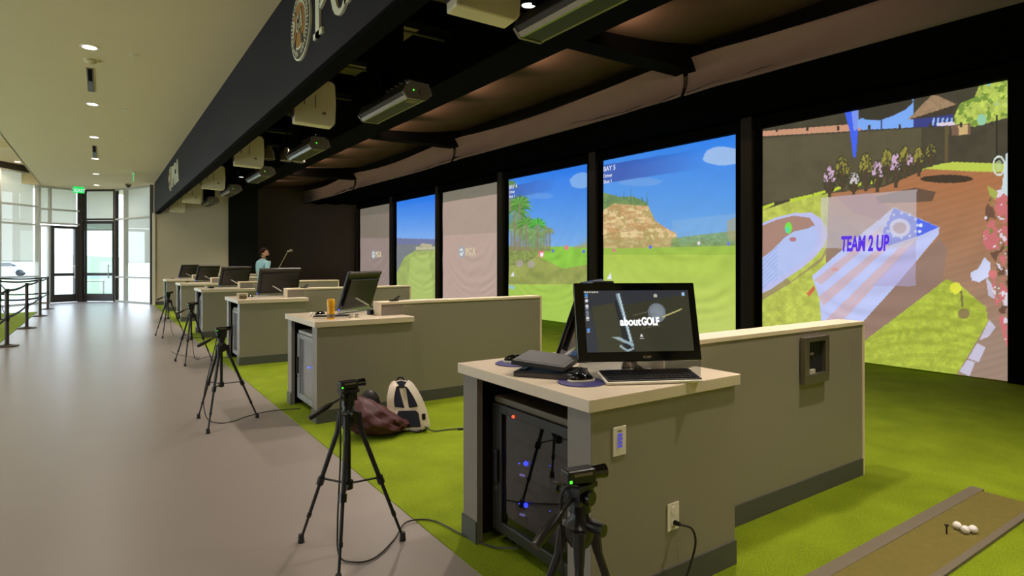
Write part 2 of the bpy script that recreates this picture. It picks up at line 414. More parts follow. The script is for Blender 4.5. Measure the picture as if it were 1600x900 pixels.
class Paint:
    def __init__(s, X, Y, col): s.x = X; s.y = Y; s.c = np.empty(X.shape + (3,)); s.c[:] = col
    def inpoly(s, pts):
        x, y = s.x, s.y; ins = np.zeros(x.shape, bool); n = len(pts)
        for i in range(n):
            x0, y0 = pts[i]; x1, y1 = pts[(i + 1) % n]
            if y0 == y1: continue
            c = ((y0 > y) != (y1 > y)) & (x < (x1 - x0) * (y - y0) / (y1 - y0) + x0)
            ins ^= c
        return ins
    def put(s, mask, col, a=1.0, tex=0.0, sc=0.2, seed=3):
        col = np.array(col, float)
        base = np.broadcast_to(col, s.c.shape)
        if tex:
            n = (fbm(s.x * sc, s.y * sc, seed) - .5) * 2 * tex
            base = base * (1 + n[..., None])
        m = (mask * a)[..., None] if mask.dtype != bool else (mask.astype(float) * a)[..., None]
        s.c = s.c * (1 - m) + base * m
    def poly(s, pts, col, a=1.0, tex=0.0, sc=0.2, seed=3): s.put(s.inpoly(pts), col, a, tex, sc, seed)
    def ell(s, cx, cy, rx, ry, col, a=1.0, tex=0.0, ring=0.0, rag=0.0):
        d = ((s.x - cx) / rx) ** 2 + ((s.y - cy) / ry) ** 2
        if rag: d = d + rag * (fbm(s.x * .5, s.y * .5, 9) - .5) * 2
        m = d < 1
        if ring: m &= d > ring
        s.put(m, col, a, tex)

def paint5(X, Y):
    p = Paint(X, Y, (152, 124, 104))
    t = np.clip((Y - 280) / 250, 0, 1)[..., None]
    p.c = np.array([172, 112, 72.]) * (1 - t) + np.array([158, 132, 116.]) * t
    # plank streaks
    pl = np.sin((Y - 0.28 * (1576 - X)) * 0.55 + 2 * fbm(X * .02, Y * .05, 4))
    p.c *= (1 + 0.02 * pl)[..., None]
    tt = np.clip((1460 - X) / 150, 0, 1)[..., None] * np.clip((Y - 300) / 60, 0, 1)[..., None]
    p.c = p.c * (1 - tt) + np.array([150, 124, 108.]) * tt
    # background
    p.poly([(1180, 100), (1600, 100), (1600, 260), (1449, 264), (1380, 292), (1290, 303), (1180, 330)], (66, 60, 46), tex=.18, sc=.06)
    p.poly([(1190, 205), (1345, 193), (1345, 204), (1190, 213)], (205, 150, 120))
    p.poly([(1190, 216), (1440, 200), (1440, 260), (1380, 290), (1190, 318)], (86, 78, 56), tex=.1, sc=.05)
    p.poly([(1334, 190), (1427, 150), (1428, 199), (1346, 203)], (122, 170, 245))
    p.poly([(1427, 187), (1450, 180), (1489, 172), (1489, 197), (1427, 199)], (48, 56, 130))
    for k in range(6): p.poly([(1458 + k * 7, 184), (1461 + k * 7, 184), (1459 + k * 7, 196), (1456 + k * 7, 196)], (150, 190, 245))
    p.poly([(1465, 192), (1492, 190), (1492, 196), (1465, 197)], (225, 210, 225))
    p.poly([(1334, 150), (1420, 140), (1427, 160), (1415, 171), (1395, 181), (1374, 188), (1352, 187), (1337, 178)], (56, 50, 40))
    p.poly([(1376, 186), (1378, 186), (1378, 204), (1376, 204)], (50, 60, 100))
    p.poly([(1418, 187), (1435, 170), (1456, 148), (1466, 150), (1495, 163), (1478, 176), (1461, 174)], (160, 130, 100), tex=.15, sc=.2)
    p.poly([(1418, 187), (1461, 174), (1495, 163), (1488, 178), (1450, 184)], (58, 48, 38))
    tree = p.inpoly([(1491, 194), (1492, 180), (1500, 162), (1523, 152), (1530, 134), (1580, 118), (1580, 182), (1523, 198)])
    nz = fbm(X * .09, Y * .09, 21)
    p.put(tree, (182, 200, 88), tex=.2, sc=.14); p.put(tree & (nz > .62), (120, 150, 60)); p.put(tree & (nz < .3) & (Y < 165), (120, 190, 215))
    p.ell(1534, 187, 7, 9, (150, 205, 170)); 
    p.poly([(1486, 196), (1516, 192), (1516, 210), (1488, 212)], (120, 90, 75)); p.poly([(1497, 196), (1513, 194), (1513, 210), (1499, 211)], (205, 175, 120))
    for k in range(9): p.poly([(1262 - 50 + k * 48, 200 - k * 1.5), (1266 - 50 + k * 48, 200 - k * 1.5), (1266 - 50 + k * 48, 206 - k * 1.2), (1262 - 50 + k * 48, 206 - k * 1.2)], (60, 50, 40))
    p.poly([(1477, 196), (1483, 196), (1481, 256), (1476, 256)], (96, 82, 52)); p.poly([(1556, 180), (1559, 180), (1559, 252), (1556, 252)], (40, 38, 30))
    # blue jet
    p.poly([(1319, 172), (1341, 170), (1340, 210), (1337, 246), (1333, 246), (1328, 205)], (58, 96, 238))
    p.poly([(1330, 172), (1341, 171), (1342, 200), (1334, 205)], (150, 175, 245), .7)
    # lawns
    p.poly([(1180, 333), (1240, 312), (1295, 302), (1290, 420), (1300, 560), (1180, 560)], (186, 196, 84), tex=.16, sc=.12)
    for a, b in (((1190, 323), (1210, 316)), ((1234, 311), (1270, 303)), ((1271, 302), (1290, 297)), ((1300, 294), (1314, 291)), ((1338, 287), (1346, 285)), ((1360, 282), (1370, 280))):
        p.poly([a, b, (b[0], b[1] + 4), (a[0], a[1] + 6)], (190, 210, 60))
    p.poly([(1430, 268), (1461, 258), (1489, 253), (1580, 256), (1580, 269), (1520, 268), (1449, 264)], (190, 206, 78))
    p.ell(1480, 279.5, 41, 6.5, (62, 48, 36)); p.poly([(1368, 307), (1430, 293), (1463, 300), (1457, 314), (1433, 316), (1372, 318)], (104, 78, 62))
    # plants
    for i, (cx, cy, w_, h_, k) in enumerate([(1296, 280, 10, 22, 0), (1316, 268, 11, 24, 1), (1334, 284, 9, 16, 2), (1353, 265, 11, 26, 1), (1371, 272, 9, 22, 0), (1386, 256, 9, 24, 1), (1400, 262, 9, 24, 0), (1414, 250, 9, 22, 1), (1424, 254, 7, 14, 0), (1436, 250, 8, 20, 1), (1455, 240, 8, 16, 1)]):
        r = fbm(X * .45, Y * .25, 30 + i)
        d = ((X - cx) / w_) ** 2 + ((Y - cy) / h_) ** 2
        p.put((d < 1.1) & (r > .36), (64, 58, 36))
        p.put((d < .9) & (Y < cy + 4) & (r > .5), [(206, 170, 200), (150, 142, 60), (205, 200, 200)][k])
        p.put((np.abs(X - cx) < 2.5) & (Y > cy) & (Y < cy + h_ * 1.3), (78, 60, 46))
    # tub
    p.poly([(1180, 404), (1190, 404), (1236, 440), (1284, 402), (1297, 372), (1290, 350), (1300, 380), (1284, 408), (1233, 444), (1190, 470), (1180, 470)], (150, 125, 105), .7)
    p.poly([(1180, 352), (1190, 349), (1215, 339), (1241, 333), (1268, 332), (1282, 341), (1291, 356), (1293, 369), (1287, 384), (1275, 400), (1253, 419), (1233, 432), (1205, 452), (1190, 459), (1180, 462)], (190, 192, 238))
    p.poly([(1180, 356), (1190, 353), (1215, 343), (1240, 337), (1265, 340), (1273, 351), (1271, 372), (1262, 390), (1240, 408), (1180, 440)], (170, 132, 118))
    ice = p.inpoly([(1190, 404), (1207, 391), (1225, 372), (1240, 362), (1262, 357), (1272, 352), (1278, 372), (1270, 392), (1252, 410), (1228, 428), (1190, 452)])
    p.put(ice, (180, 196, 242)); p.put(ice & (np.sin((X + Y) * .9) > .5) & (X < 1215), (160, 176, 235))
    p.ell(1232, 356, 5.5, 9, (120, 228, 70)); p.ell(1230, 359, 3, 5, (90, 220, 170)); p.ell(1239, 374, 5.5, 3.5, (188, 120, 130))
    # board shadow, board
    p.poly([(1468, 372), (1480, 390), (1473, 439), (1350, 540), (1335, 540), (1340, 505)], (150, 120, 106))
    p.poly([(1397, 324), (1468, 355), (1467, 366), (1405, 440), (1340, 512), (1284, 512), (1281, 470), (1269, 431), (1330, 378)], (192, 200, 246))
    for q in ([(1379, 353), (1377, 366), (1283, 445), (1272, 438)], [(1372, 388), (1395, 380), (1287, 478), (1279, 464)], [(1415, 377), (1435, 372), (1318, 500), (1290, 500)]):
        p.poly(q, (206, 182, 196))
    p.poly([(1397, 325), (1467, 355), (1440, 367), (1388, 384), (1379, 362)], (82, 108, 240))
    p.ell(1406, 356, 16.5, 14.5, (205, 210, 250)); p.ell(1406, 356, 10.5, 9, (172, 138, 142))
    for k in range(12):
        a = k * pi / 6; p.ell(1409 + 25 * math.cos(a), 352 + 19 * math.sin(a), 2.4, 2.4, (190, 205, 252))
    p.ell(1439, 352, 3, 3, (225, 232, 252)); p.ell(1437, 362, 2.5, 2.5, (225, 232, 252))
    p.ell(1305, 421, 6, 3, (215, 160, 165)); p.poly([(1260, 458), (1272, 446), (1274, 452), (1264, 464)], (205, 110, 70))
    # translucent pane
    pane = p.inpoly([(1283, 309), (1433, 296), (1431, 447), (1283, 447)]) & (~ice)
    low = p.inpoly([(1283, 388), (1433, 388), (1433, 450), (1283, 450)])
    p.put(pane & ~low, (206, 200, 214), .58); p.put(p.inpoly([(1362, 447), (1431, 375), (1431, 447)]), (180, 168, 215), .6)
    p.poly([(1305, 306), (1360, 301), (1390, 325), (1375, 345), (1330, 330)], (175, 150, 165), .45)
    # lower lawn
    p.poly([(1479, 436), (1350, 533), (1330, 560), (1330, 640), (1500, 640), (1496, 584), (1544, 503), (1541, 480), (1501, 446)], (174, 188, 66), tex=.16, sc=.16)
    wv = np.sin(Y * .32 - .002 * (X - 1440) ** 2 * .3)
    p.put(p.inpoly([(1479, 436), (1350, 533), (1330, 640), (1500, 640), (1496, 584), (1544, 503), (1541, 480), (1501, 446)]) & (wv > .55), (150, 166, 52), .45)
    p.ell(1493, 450, 9, 9, (226, 226, 70), rag=.3); p.ell(1506, 490, 9.5, 8, (140, 122, 78)); p.poly([(1500, 455), (1504, 455), (1506, 480), (1503, 480)], (120, 110, 60))
    for q in ([(1499, 580), (1512, 562), (1524, 566), (1515, 588)], [(1513, 560), (1527, 536), (1540, 543), (1530, 566)], [(1530, 532), (1546, 500), (1556, 511), (1545, 526)], [(1540, 430), (1550, 445), (1560, 470), (1545, 462)]):
        p.poly(q, (205, 200, 225), .92)
    # flowers and figures at the right edge
    n1 = fbm(X * .055, Y * .045, 51); n2 = fbm(X * .08, Y * .07, 61)
    zone = p.inpoly([(1540, 325), (1552, 300), (1580, 290), (1580, 560), (1566, 520), (1550, 450), (1556, 410), (1536, 380)])
    p.put(zone & (n1 > .52), (205, 112, 116)); p.put(zone & (n1 < .38), (110, 76, 62)); p.put(zone & (n2 > .66), (226, 214, 226)); p.put(zone & (n2 < .27), (130, 140, 70))
    p.poly([(1516, 426), (1528, 420), (1538, 402), (1548, 412), (1545, 432), (1530, 441), (1518, 438)], (208, 214, 244)); p.ell(1551, 428, 7, 6, (214, 120, 120))
    p.poly([(1565, 300), (1572, 240), (1580, 236), (1580, 310)], (206, 222, 225)); p.ell(1561, 259, 10, 16, (214, 226, 214), ring=.62); p.ell(1561, 259, 5, 9, (190, 210, 160), .7)
    p.poly([(1543, 290), (1560, 300), (1556, 312), (1547, 306)], (170, 175, 80))
    return p.c

def sky(Y, top, hor, y0, y1):
    t = np.clip((Y - y0) / (y1 - y0), 0, 1)[..., None]
    return np.array(top, float) * (1 - t) + np.array(hor, float) * t

def paint4(X, Y):
    p = Paint(X, Y, (0, 0, 0)); Yn = Y + (X - 943) * .0
    p.c = sky(Y, (42, 128, 236), (118, 172, 228), 215, 385)
    n = fbm(X * .035, Y * .08, 3)
    p.put(((((X - 1130) / 30) ** 2 + ((Y - 244) / 15) ** 2) < .5 + n) & (X > 1098), (176, 200, 236), .8)
    p.ell(1000, 284, 34, 7, (120, 165, 228), .55, rag=.5)
    p.poly([(1050, 345), (1152, 333), (1152, 372), (1050, 372)], (128, 176, 226), .6)
    cliff = p.inpoly([(940, 322), (960, 312), (985, 318), (1012, 320), (1024, 345), (1040, 356), (1056, 364), (1062, 390), (940, 392)])
    a = fbm(X * .07, Y * .22, 8); b = fbm(X * .12, Y * .09, 18)
    p.put(cliff, (204, 172, 122), tex=.15, sc=.12); p.put(cliff & (a > .56), (236, 212, 158), .75); p.put(cliff & (b > .58), (166, 152, 88), .7); p.put(cliff & (a < .40), (190, 138, 88), .6); p.put(cliff & (Y > 372), (170, 160, 100), .5)
    hill = p.inpoly([(940, 300), (970, 308), (990, 307), (1010, 316), (1014, 322), (985, 320), (960, 318), (940, 330)]); p.put(hill, (112, 142, 84), tex=.2, sc=.3)
    for k in range(14):
        x0 = 944 + k * 5.2 + random.uniform(-2, 2); h = random.uniform(8, 20); yb = 312 + abs(k - 6) * .8
        p.poly([(x0 - 1, yb), (x0, yb - h), (x0 + 1.4, yb)], (84, 120, 96), .85)
    for k in range(34):
        x0 = 1050 + k * 3.2; h = random.uniform(8, 20) + max(0, (k - 22) * 1.0); p.poly([(x0 - 2.2, 388), (x0, 384 - h), (x0 + 2.2, 388)], (120, 152, 100), .85)
    p.poly([(1050, 372), (1152, 360), (1152, 388), (1050, 388)], (132, 160, 98), .8, tex=.2, sc=.3)
    p.poly([(1136, 345), (1152, 338), (1152, 380), (1136, 372)], (176, 160, 120), .6)
    g = Y > 384 + 0.02 * (1152 - X)
    p.put(g, (174, 200, 78), tex=.05, sc=.06); p.put(g & (Y < 398), (144, 182, 66), .6)
    t = np.clip((Y - 400) / 120, 0, 1); p.put(g, (186, 204, 92), 1.0) if False else None
    p.put((t > 0).astype(float) * t * g, (200, 212, 112), .8)
    for cx, cy, c in ((959, 391, (220, 120, 130)), (1016, 386, (90, 110, 220)), (1092, 380, (235, 225, 235)), (1138, 381, (110, 120, 220))): p.ell(cx, cy, 2.6, 2.8, c)
    p.poly([(948, 436), (954, 426), (956, 436)], (235, 235, 250))
    band = p.inpoly([(943, 258), (1100, 232), (1100, 262), (943, 287)]); f = np.clip((1100 - X) / 130, 0, 1)
    p.put(band * f, (44, 60, 150), .62)
    return p.c
def paint3(X, Y):
    p = Paint(X, Y, (0, 0, 0)); p.c = sky(Y, (34, 120, 232), (120, 172, 232), 265, 385)
    n = fbm(X * .06, Y * .12, 5); p.put((((X - 908) / 17) ** 2 + ((Y - 282) / 12) ** 2) < .5 + n, (150, 188, 236), .7)
    p.ell(842, 306, 22, 5, (110, 160, 230), .5, rag=.5)
    g = Y > 385; p.put(g, (140, 198, 66), tex=.08, sc=.1)
    p.poly([(795, 410), (840, 400), (880, 420), (925, 412), (925, 440), (880, 446), (795, 445)], (152, 152, 84), .85, tex=.15, sc=.1)
    p.put((Y > 444), (172, 200, 84), .8)
    p.poly([(793, 385), (850, 388), (836, 402), (820, 412), (793, 416)], (134, 144, 80), .9, tex=.25, sc=.3)
    for cx, cy in ((812, 412), (830, 413)): p.ell(cx, cy, 6, 6, (176, 160, 168), .7, rag=.4)
    def palm(cx, cy, r, c, trunk):
        p.poly([(cx - 1.5, cy), (cx + 1.5, cy), (cx + 2, trunk), (cx - 2, trunk)], (140, 128, 100), .8)
        for k in range(13):
            a = -pi * .12 + k * (pi * 1.24) / 12 + random.uniform(-.1, .1); ex, ey = cx + r * math.cos(a), cy - r * .95 * math.sin(a) + r * .25
            nx, ny = -math.sin(a) * r * .12, -math.cos(a) * r * .12
            p.poly([(cx, cy), ((cx + ex) / 2 + nx, (cy + ey) / 2 + ny - r * .1), (ex, ey), ((cx + ex) / 2 - nx, (cy + ey) / 2 - ny - r * .1)], c if k % 2 else (c[0] * .7, c[1] * .8, c[2] * .7), .92)
    for k in range(14):
        cx = 799 + k * 4.6; palm(cx, 352 + k * .9 + random.uniform(-8, 8), 9, (150, 160, 110), 392)
    for q_ in range(5): p.ell(803 + q_ * 9, 345 + q_ * 6, 13, 22, (120, 158, 92), .55, tex=.25, rag=.9)
    palm(804, 328, 26, (96, 156, 66), 390); palm(812, 318, 22, (110, 170, 70), 390); palm(822, 350, 17, (104, 166, 74), 390); palm(840, 350, 16, (90, 190, 70), 390); palm(797, 290, 14, (110, 150, 80), 330)
    for k in range(10): p.poly([(898 + k * 3 - 2, 388), (898 + k * 3, 384 - 2.4 * k * random.uniform(.6, 1)), (898 + k * 3 + 2, 388)], (160, 160, 116), .85)
    p.poly([(842, 392), (850, 392), (850, 402), (842, 402)], (220, 110, 120)); p.poly([(844, 395), (849, 395), (849, 401), (844, 401)], (240, 230, 235))
    p.ell(885, 387, 3, 4, (220, 130, 140)); p.ell(912, 393, 2.4, 2.4, (90, 110, 220)); p.ell(864, 392, 2, 2.4, (90, 120, 220))
    p.poly([(798, 432), (802, 424), (804, 432)], (225, 228, 245)); p.poly([(795, 445), (805, 447), (804, 453), (795, 450)], (150, 190, 220), .8)
    f = np.clip((870 - X) / 80, 0, 1); band = p.inpoly([(795, 292), (870, 276), (870, 296), (795, 312)]); p.put(band * f, (48, 66, 150), .6)
    return p.c
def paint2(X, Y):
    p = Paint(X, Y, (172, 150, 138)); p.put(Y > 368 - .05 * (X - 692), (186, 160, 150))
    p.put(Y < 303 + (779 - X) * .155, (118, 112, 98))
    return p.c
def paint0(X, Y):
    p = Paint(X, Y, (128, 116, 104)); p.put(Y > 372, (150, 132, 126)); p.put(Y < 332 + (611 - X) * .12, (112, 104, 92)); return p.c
def paint1(X, Y):
    p = Paint(X, Y, (0, 0, 0)); p.c = sky(Y, (30, 118, 232), (122, 170, 238), 310, 370)
    p.put(Y > 372 + (X - 620) * .03, (112, 118, 158)); p.put(Y > 382, (120, 124, 130))
    p.poly([(650, 386), (683, 385), (683, 390), (650, 391)], (190, 184, 150))
    p.poly([(632, 402), (648, 392), (683, 390), (683, 520), (618, 520), (618, 430)], (160, 176, 98), tex=.08, sc=.1)
    p.poly([(642, 402), (670, 396), (676, 440), (676, 520), (630, 520)], (176, 196, 108), .8)
    p.poly([(655, 385), (660, 380), (675, 382), (675, 387)], (186, 178, 146))
    return p.c

def screen_mat():
    m = D.materials.new('projected_screen_cloth'); m.use_nodes = True; n = m.node_tree.nodes; L = m.node_tree.links; n.clear()
    o = n.new('ShaderNodeOutputMaterial'); e = n.new('ShaderNodeEmission'); d = n.new('ShaderNodeBsdfDiffuse'); a = n.new('ShaderNodeAddShader')
    at = n.new('ShaderNodeAttribute'); at.attribute_name = 'picture'
    g = n.new('ShaderNodeNewGeometry'); dp = n.new('ShaderNodeVectorMath'); dp.operation = 'DOT_PRODUCT'
    L.new(g.outputs['Normal'], dp.inputs[0]); dp.inputs[1].default_value = Vector((-0.92, 0.12, 0.38)).normalized()   # towards the projector; its light on the folds is put into the emission
    mr = n.new('ShaderNodeMapRange'); mr.inputs['From Min'].default_value = 0.80; mr.inputs['From Max'].default_value = 1.0
    mr.inputs['To Min'].default_value = 0.72; mr.inputs['To Max'].default_value = 1.12
    L.new(dp.outputs['Value'], mr.inputs['Value']); L.new(mr.outputs['Result'], e.inputs['Strength'])
    L.new(at.outputs['Color'], e.inputs['Color']); d.inputs[0].default_value = (0.10, 0.10, 0.10, 1)
    L.new(e.outputs[0], a.inputs[0]); L.new(d.outputs[0], a.inputs[1]); L.new(a.outputs[0], o.inputs[0])
    return m
M['screen'] = screen_mat()

SCR = [(2.60, 5.89, paint5, 340, 380, 'largest lit screen showing a lawn game with a striped board and TEAM 2 UP'),
       (6.37, 9.73, paint4, 230, 300, 'lit screen showing a rocky cliff above a green fairway and blue sky'),
       (10.21, 13.43, paint3, 150, 260, 'lit screen showing palm trees at the left of a golf hole'),
       (13.94, 17.22, paint2, 110, 220, 'grey screen with the larger round emblem and letters, between two coloured screens'),
       (17.62, 20.87, paint1, 90, 190, 'narrow-looking screen with blue sky over a curved fairway, between two grey screens'),
       (21.41, 24.68, paint0, 60, 160, 'farthest grey screen, against the brown end wall')]
def tolin(c):
    c = np.clip(c, 0, 255) / 255.0
    return np.where(c <= 0.04045, c / 12.92, ((c + 0.055) / 1.055) ** 2.4)
screens = []
for k, (ya, yb, fn, nu, nv, lab) in enumerate(SCR):
    root = thing('impact_screen', lab, 'screen', (9.1, (ya + yb) / 2, 0))
    H_ = 3.67
    u = np.linspace(0, 1, nu + 1); v = np.linspace(0, 1, nv + 1)
    U, V = np.meshgrid(u, v)
    Y = yb + (ya - yb) * U; Z = 0.02 + H_ * V
    # hanging folds, below a slack centre
    cx, cy = (0.60 + 0.08 * math.sin(k * 2.1)), 0.62
    dx = (U - cx) * 3.3; dz = (V - cy) * H_
    r = np.sqrt((dx * 0.9) ** 2 + dz ** 2) + 0.10 * fbm(U * 3 + k, V * 3, 77)
    msk = np.clip(-dz / 0.5, 0, 1) * np.clip((2.2 - r) / 0.9, 0, 1) * np.clip((0.5 - np.abs(U - 0.5)) / 0.08, 0, 1)
    Dx = 0.0062 * np.sin(r * (24 + 3 * np.sin(r * 3)) + 5 * fbm(U * 3, V * 3, 91)) * msk * np.clip(fbm(U * 5, V * 5, 19) * 2.6 - .5, 0, 1.3)
    Dx += 0.02 * (fbm(U * 4 + 3 * k, V * 5, 7) - .5)
    px, py = to_px(Y, Z)
    col = tolin(fn(px, py))
    vs = np.stack([Dx.ravel(), (Y - (ya + yb) / 2).ravel(), Z.ravel()], 1)
    idx = np.arange((nu + 1) * (nv + 1)).reshape(nv + 1, nu + 1)
    q = np.stack([idx[:-1, :-1], idx[:-1, 1:], idx[1:, 1:], idx[1:, :-1]], -1).reshape(-1, 4)
    me = D.meshes.new('picture_cloth')
    me.vertices.add(len(vs)); me.vertices.foreach_set('co', vs.ravel().astype(np.float32))
    me.loops.add(q.size); me.loops.foreach_set('vertex_index', q.ravel().astype(np.int32))
    me.polygons.add(len(q)); me.polygons.foreach_set('loop_start', np.arange(0, q.size, 4, dtype=np.int32))
    me.polygons.foreach_set('use_smooth', [True] * len(q))
    me.update(); me.validate()
    ca = me.color_attributes.new('picture', 'FLOAT_COLOR', 'POINT')
    rgba = np.ones((len(vs), 4), np.float32); rgba[:, :3] = col.reshape(-1, 3); ca.data.foreach_set('color', rgba.ravel())
    me.materials.append(M['screen'])
    o = D.objects.new('picture_cloth', me); COL.objects.link(o); o.parent = root
    screens.append(root)

# serif letters as 2-D quads in a unit box
def arc(cx, cy, rx, ry, t, a0, a1, n=14, tmin=None):
    out = []
    for i in range(n):
        a, b = a0 + (a1 - a0) * i / n, a0 + (a1 - a0) * (i + 1) / n
        ta = t * (0.45 + 0.55 * abs(math.cos(a))); tb = t * (0.45 + 0.55 * abs(math.cos(b)))
        out.append([(cx + rx * math.cos(a), cy + ry * math.sin(a)), (cx + rx * math.cos(b), cy + ry * math.sin(b)),
                    (cx + (rx - tb) * math.cos(b), cy + (ry - tb * .8) * math.sin(b)), (cx + (rx - ta) * math.cos(a), cy + (ry - ta * .8) * math.sin(a))])
    return out
def glyph(ch):
    R = lambda a, b, c, d: [(a, c), (b, c), (b, d), (a, d)]
    if ch == 'P': return [R(.12, .32, .0, 1), R(0, .46, 0, .09), R(0, .2, .91, 1)] + arc(.32, .70, .42, .30, .2, -pi / 2, pi / 2) + [R(.3, .34, .9, 1), R(.3, .34, .4, .49)]
    if ch == 'G': return arc(.45, .5, .45, .52, .2, .7, 2 * pi - .75) + [R(.62, .82, .05, .42), R(.5, .92, .38, .46), R(.76, .83, .66, .98)]
    if ch == 'A': return [[(.08, .05), (.2, .05), (.5, .86), (.42, 1.02)], [(.42, 1.02), (.52, 1.02), (.88, .05), (.64, .05)], R(.22, .66, .3, .38), R(0, .3, 0, .08), R(.54, 1.0, 0, .08)]
def letter(name, ch, o, ax, ay, az, m, parent):
    b = MB()
    for q in glyph(ch): b.prism(q, o, ax, ay, az)
    return b.build(name, m, parent)
def emblem_word(parent, y, z, h, x, m, gap=1.08, wd=.92):
    """letters run towards -Y on a plane facing -X"""
    yy = y
    for ch in 'PGA':
        letter('letter', ch, (x, yy, z), (0, -h * wd, 0), (0, 0, h), (-0.012, 0, 0), m, parent)
        yy -= h * wd * (0.86 if ch == 'P' else gap)

# logos on the grey screens
M['logoc'] = emis('logo_cream', C(222, 208, 170), 0.9); M['logob'] = emis('logo_ring', C(150, 165, 178), 1.0); M['logow'] = emis('logo_white', C(226, 224, 222), 0.9)
for k, (pxc, pyc, w_, h_) in {3: (723, 394, 5.3, 10.5), 5: (585, 398, 2.2, 6)}.items():
    yc, zc = from_px(pxc, pyc); root = screens[k]; oy = root.location.y
    r = 0.17
    b = MB(); b.cyl((-0.03, yc - oy, zc), (-0.042, yc - oy, zc), r, n=28); b.build('logo_disc', M['logob'], root)
    b = MB(); b.cyl((-0.042, yc - oy, zc), (-0.048, yc - oy, zc), r * .72, n=28); b.build('logo_centre', M['logow'], root)
    b = MB(); b.prism([(-.11, -.03), (.11, .0), (.11, .05), (-.11, .02)], (-0.052, yc - oy, zc), (0, -1, 0), (0, 0, 1), (-.003, 0, 0)); b.build('logo_band', M['logob'], root)
    emblem_word(root, yc - oy - 0.24, zc - 0.10, 0.22, -0.035, M['logoc'])

def text(body, name, loc, rot, size, m, parent, scale=(1, 1), bold=0.0, shear=0.0, ext=0.001, align='LEFT'):
    c = D.curves.new(name, 'FONT'); c.body = body; c.size = size; c.offset = bold; c.shear = shear; c.extrude = ext; c.align_x = align
    o = D.objects.new(name, c); COL.objects.link(o); o.location = loc; o.rotation_euler = rot; o.scale = (scale[0], scale[1], 1)
    dg = bpy.context.evaluated_depsgraph_get(); dg.update()
    me = D.meshes.new_from_object(o.evaluated_get(dg)); me.materials.clear(); me.materials.append(m)
    o2 = D.objects.new(name, me); COL.objects.link(o2); o2.location = o.location; o2.rotation_euler = o.rotation_euler; o2.scale = o.scale
    D.objects.remove(o); D.curves.remove(c)
    if parent: o2.parent = parent
    return o2
RX = (pi / 2, 0, -pi / 2)
def fit(o, wdt, hgt):
    c = np.array([v.co[:] for v in o.data.vertices]); mn = c.min(0); mx = c.max(0)
    for v in o.data.vertices: v.co.x -= mn[0]; v.co.y -= mn[1]
    o.scale = (wdt / (mx[0] - mn[0]), hgt / (mx[1] - mn[1]), 1); return o
M['purple'] = emis('purple_text', C(96, 56, 226), 1.0); M['whitet'] = emis('white_text', C(226, 232, 250), .9)
ya, za = from_px(1317, 393); yb2, zb = from_px(1392, 366)
oy = screens[0].location.y
fit(text('TEAM 2 UP', 'lettering', (-0.045, ya - oy, za - 0.005), RX, 0.36, M['purple'], screens[0], bold=0.014, shear=.12), ya - yb2, .235)
for k, x, ys, s in ((1, 945, (266, 276, 285), .12), (2, 797.5, (294, 301, 308), .12)):
    for tx, yp, q in zip(('BAY 5' if k == 1 else 'BAY 4', 'Driver', 'Shot 1'), ys, (1, .72, .72)):
        y_, z_ = from_px(x, yp); text(tx, 'caption', (-0.04, y_ - screens[k].location.y, z_ - .03), RX, s * q * 1.2, M['whitet'], screens[k], bold=.002)

# black posts between the screens and dark surround
posts = [(1.9, 2.60), (5.89, 6.37), (9.73, 10.21), (13.43, 13.94), (17.22, 17.62), (20.87, 21.41), (24.68, 24.9)]
pl = ['beyond the largest screen, at the right edge', 'between the game screen and the cliff screen', 'between the cliff screen and the palm screen', 'between the palm screen and the grey screen',
      'between the near grey screen and the blue sky screen', 'between the blue sky screen and the far grey screen', 'at the far end of the screens']
for (a, b), t in zip(posts, pl):
    r_ = thing('screen_post', 'black padded post ' + t, 'post', (9.05, (a + b) / 2, 0))
    h = (b - a) / 2
    box('pad', M['padpost'], (-0.10, 0.40, -h * .55, h * .35, 0, 3.9), r_, bevel=.02)
    box('side_curtain', M['joist'], (0.0, 0.35, -h, h, 0, 3.9), r_)
hd = sbox('trim_7', M['joist'], (8.98, 9.45, YB, 24.9, 3.68, 3.86))
sbox('wall_right_lower', M['blackfab'], (9.2, 9.5, YB, 1.9, 0, 4.0))

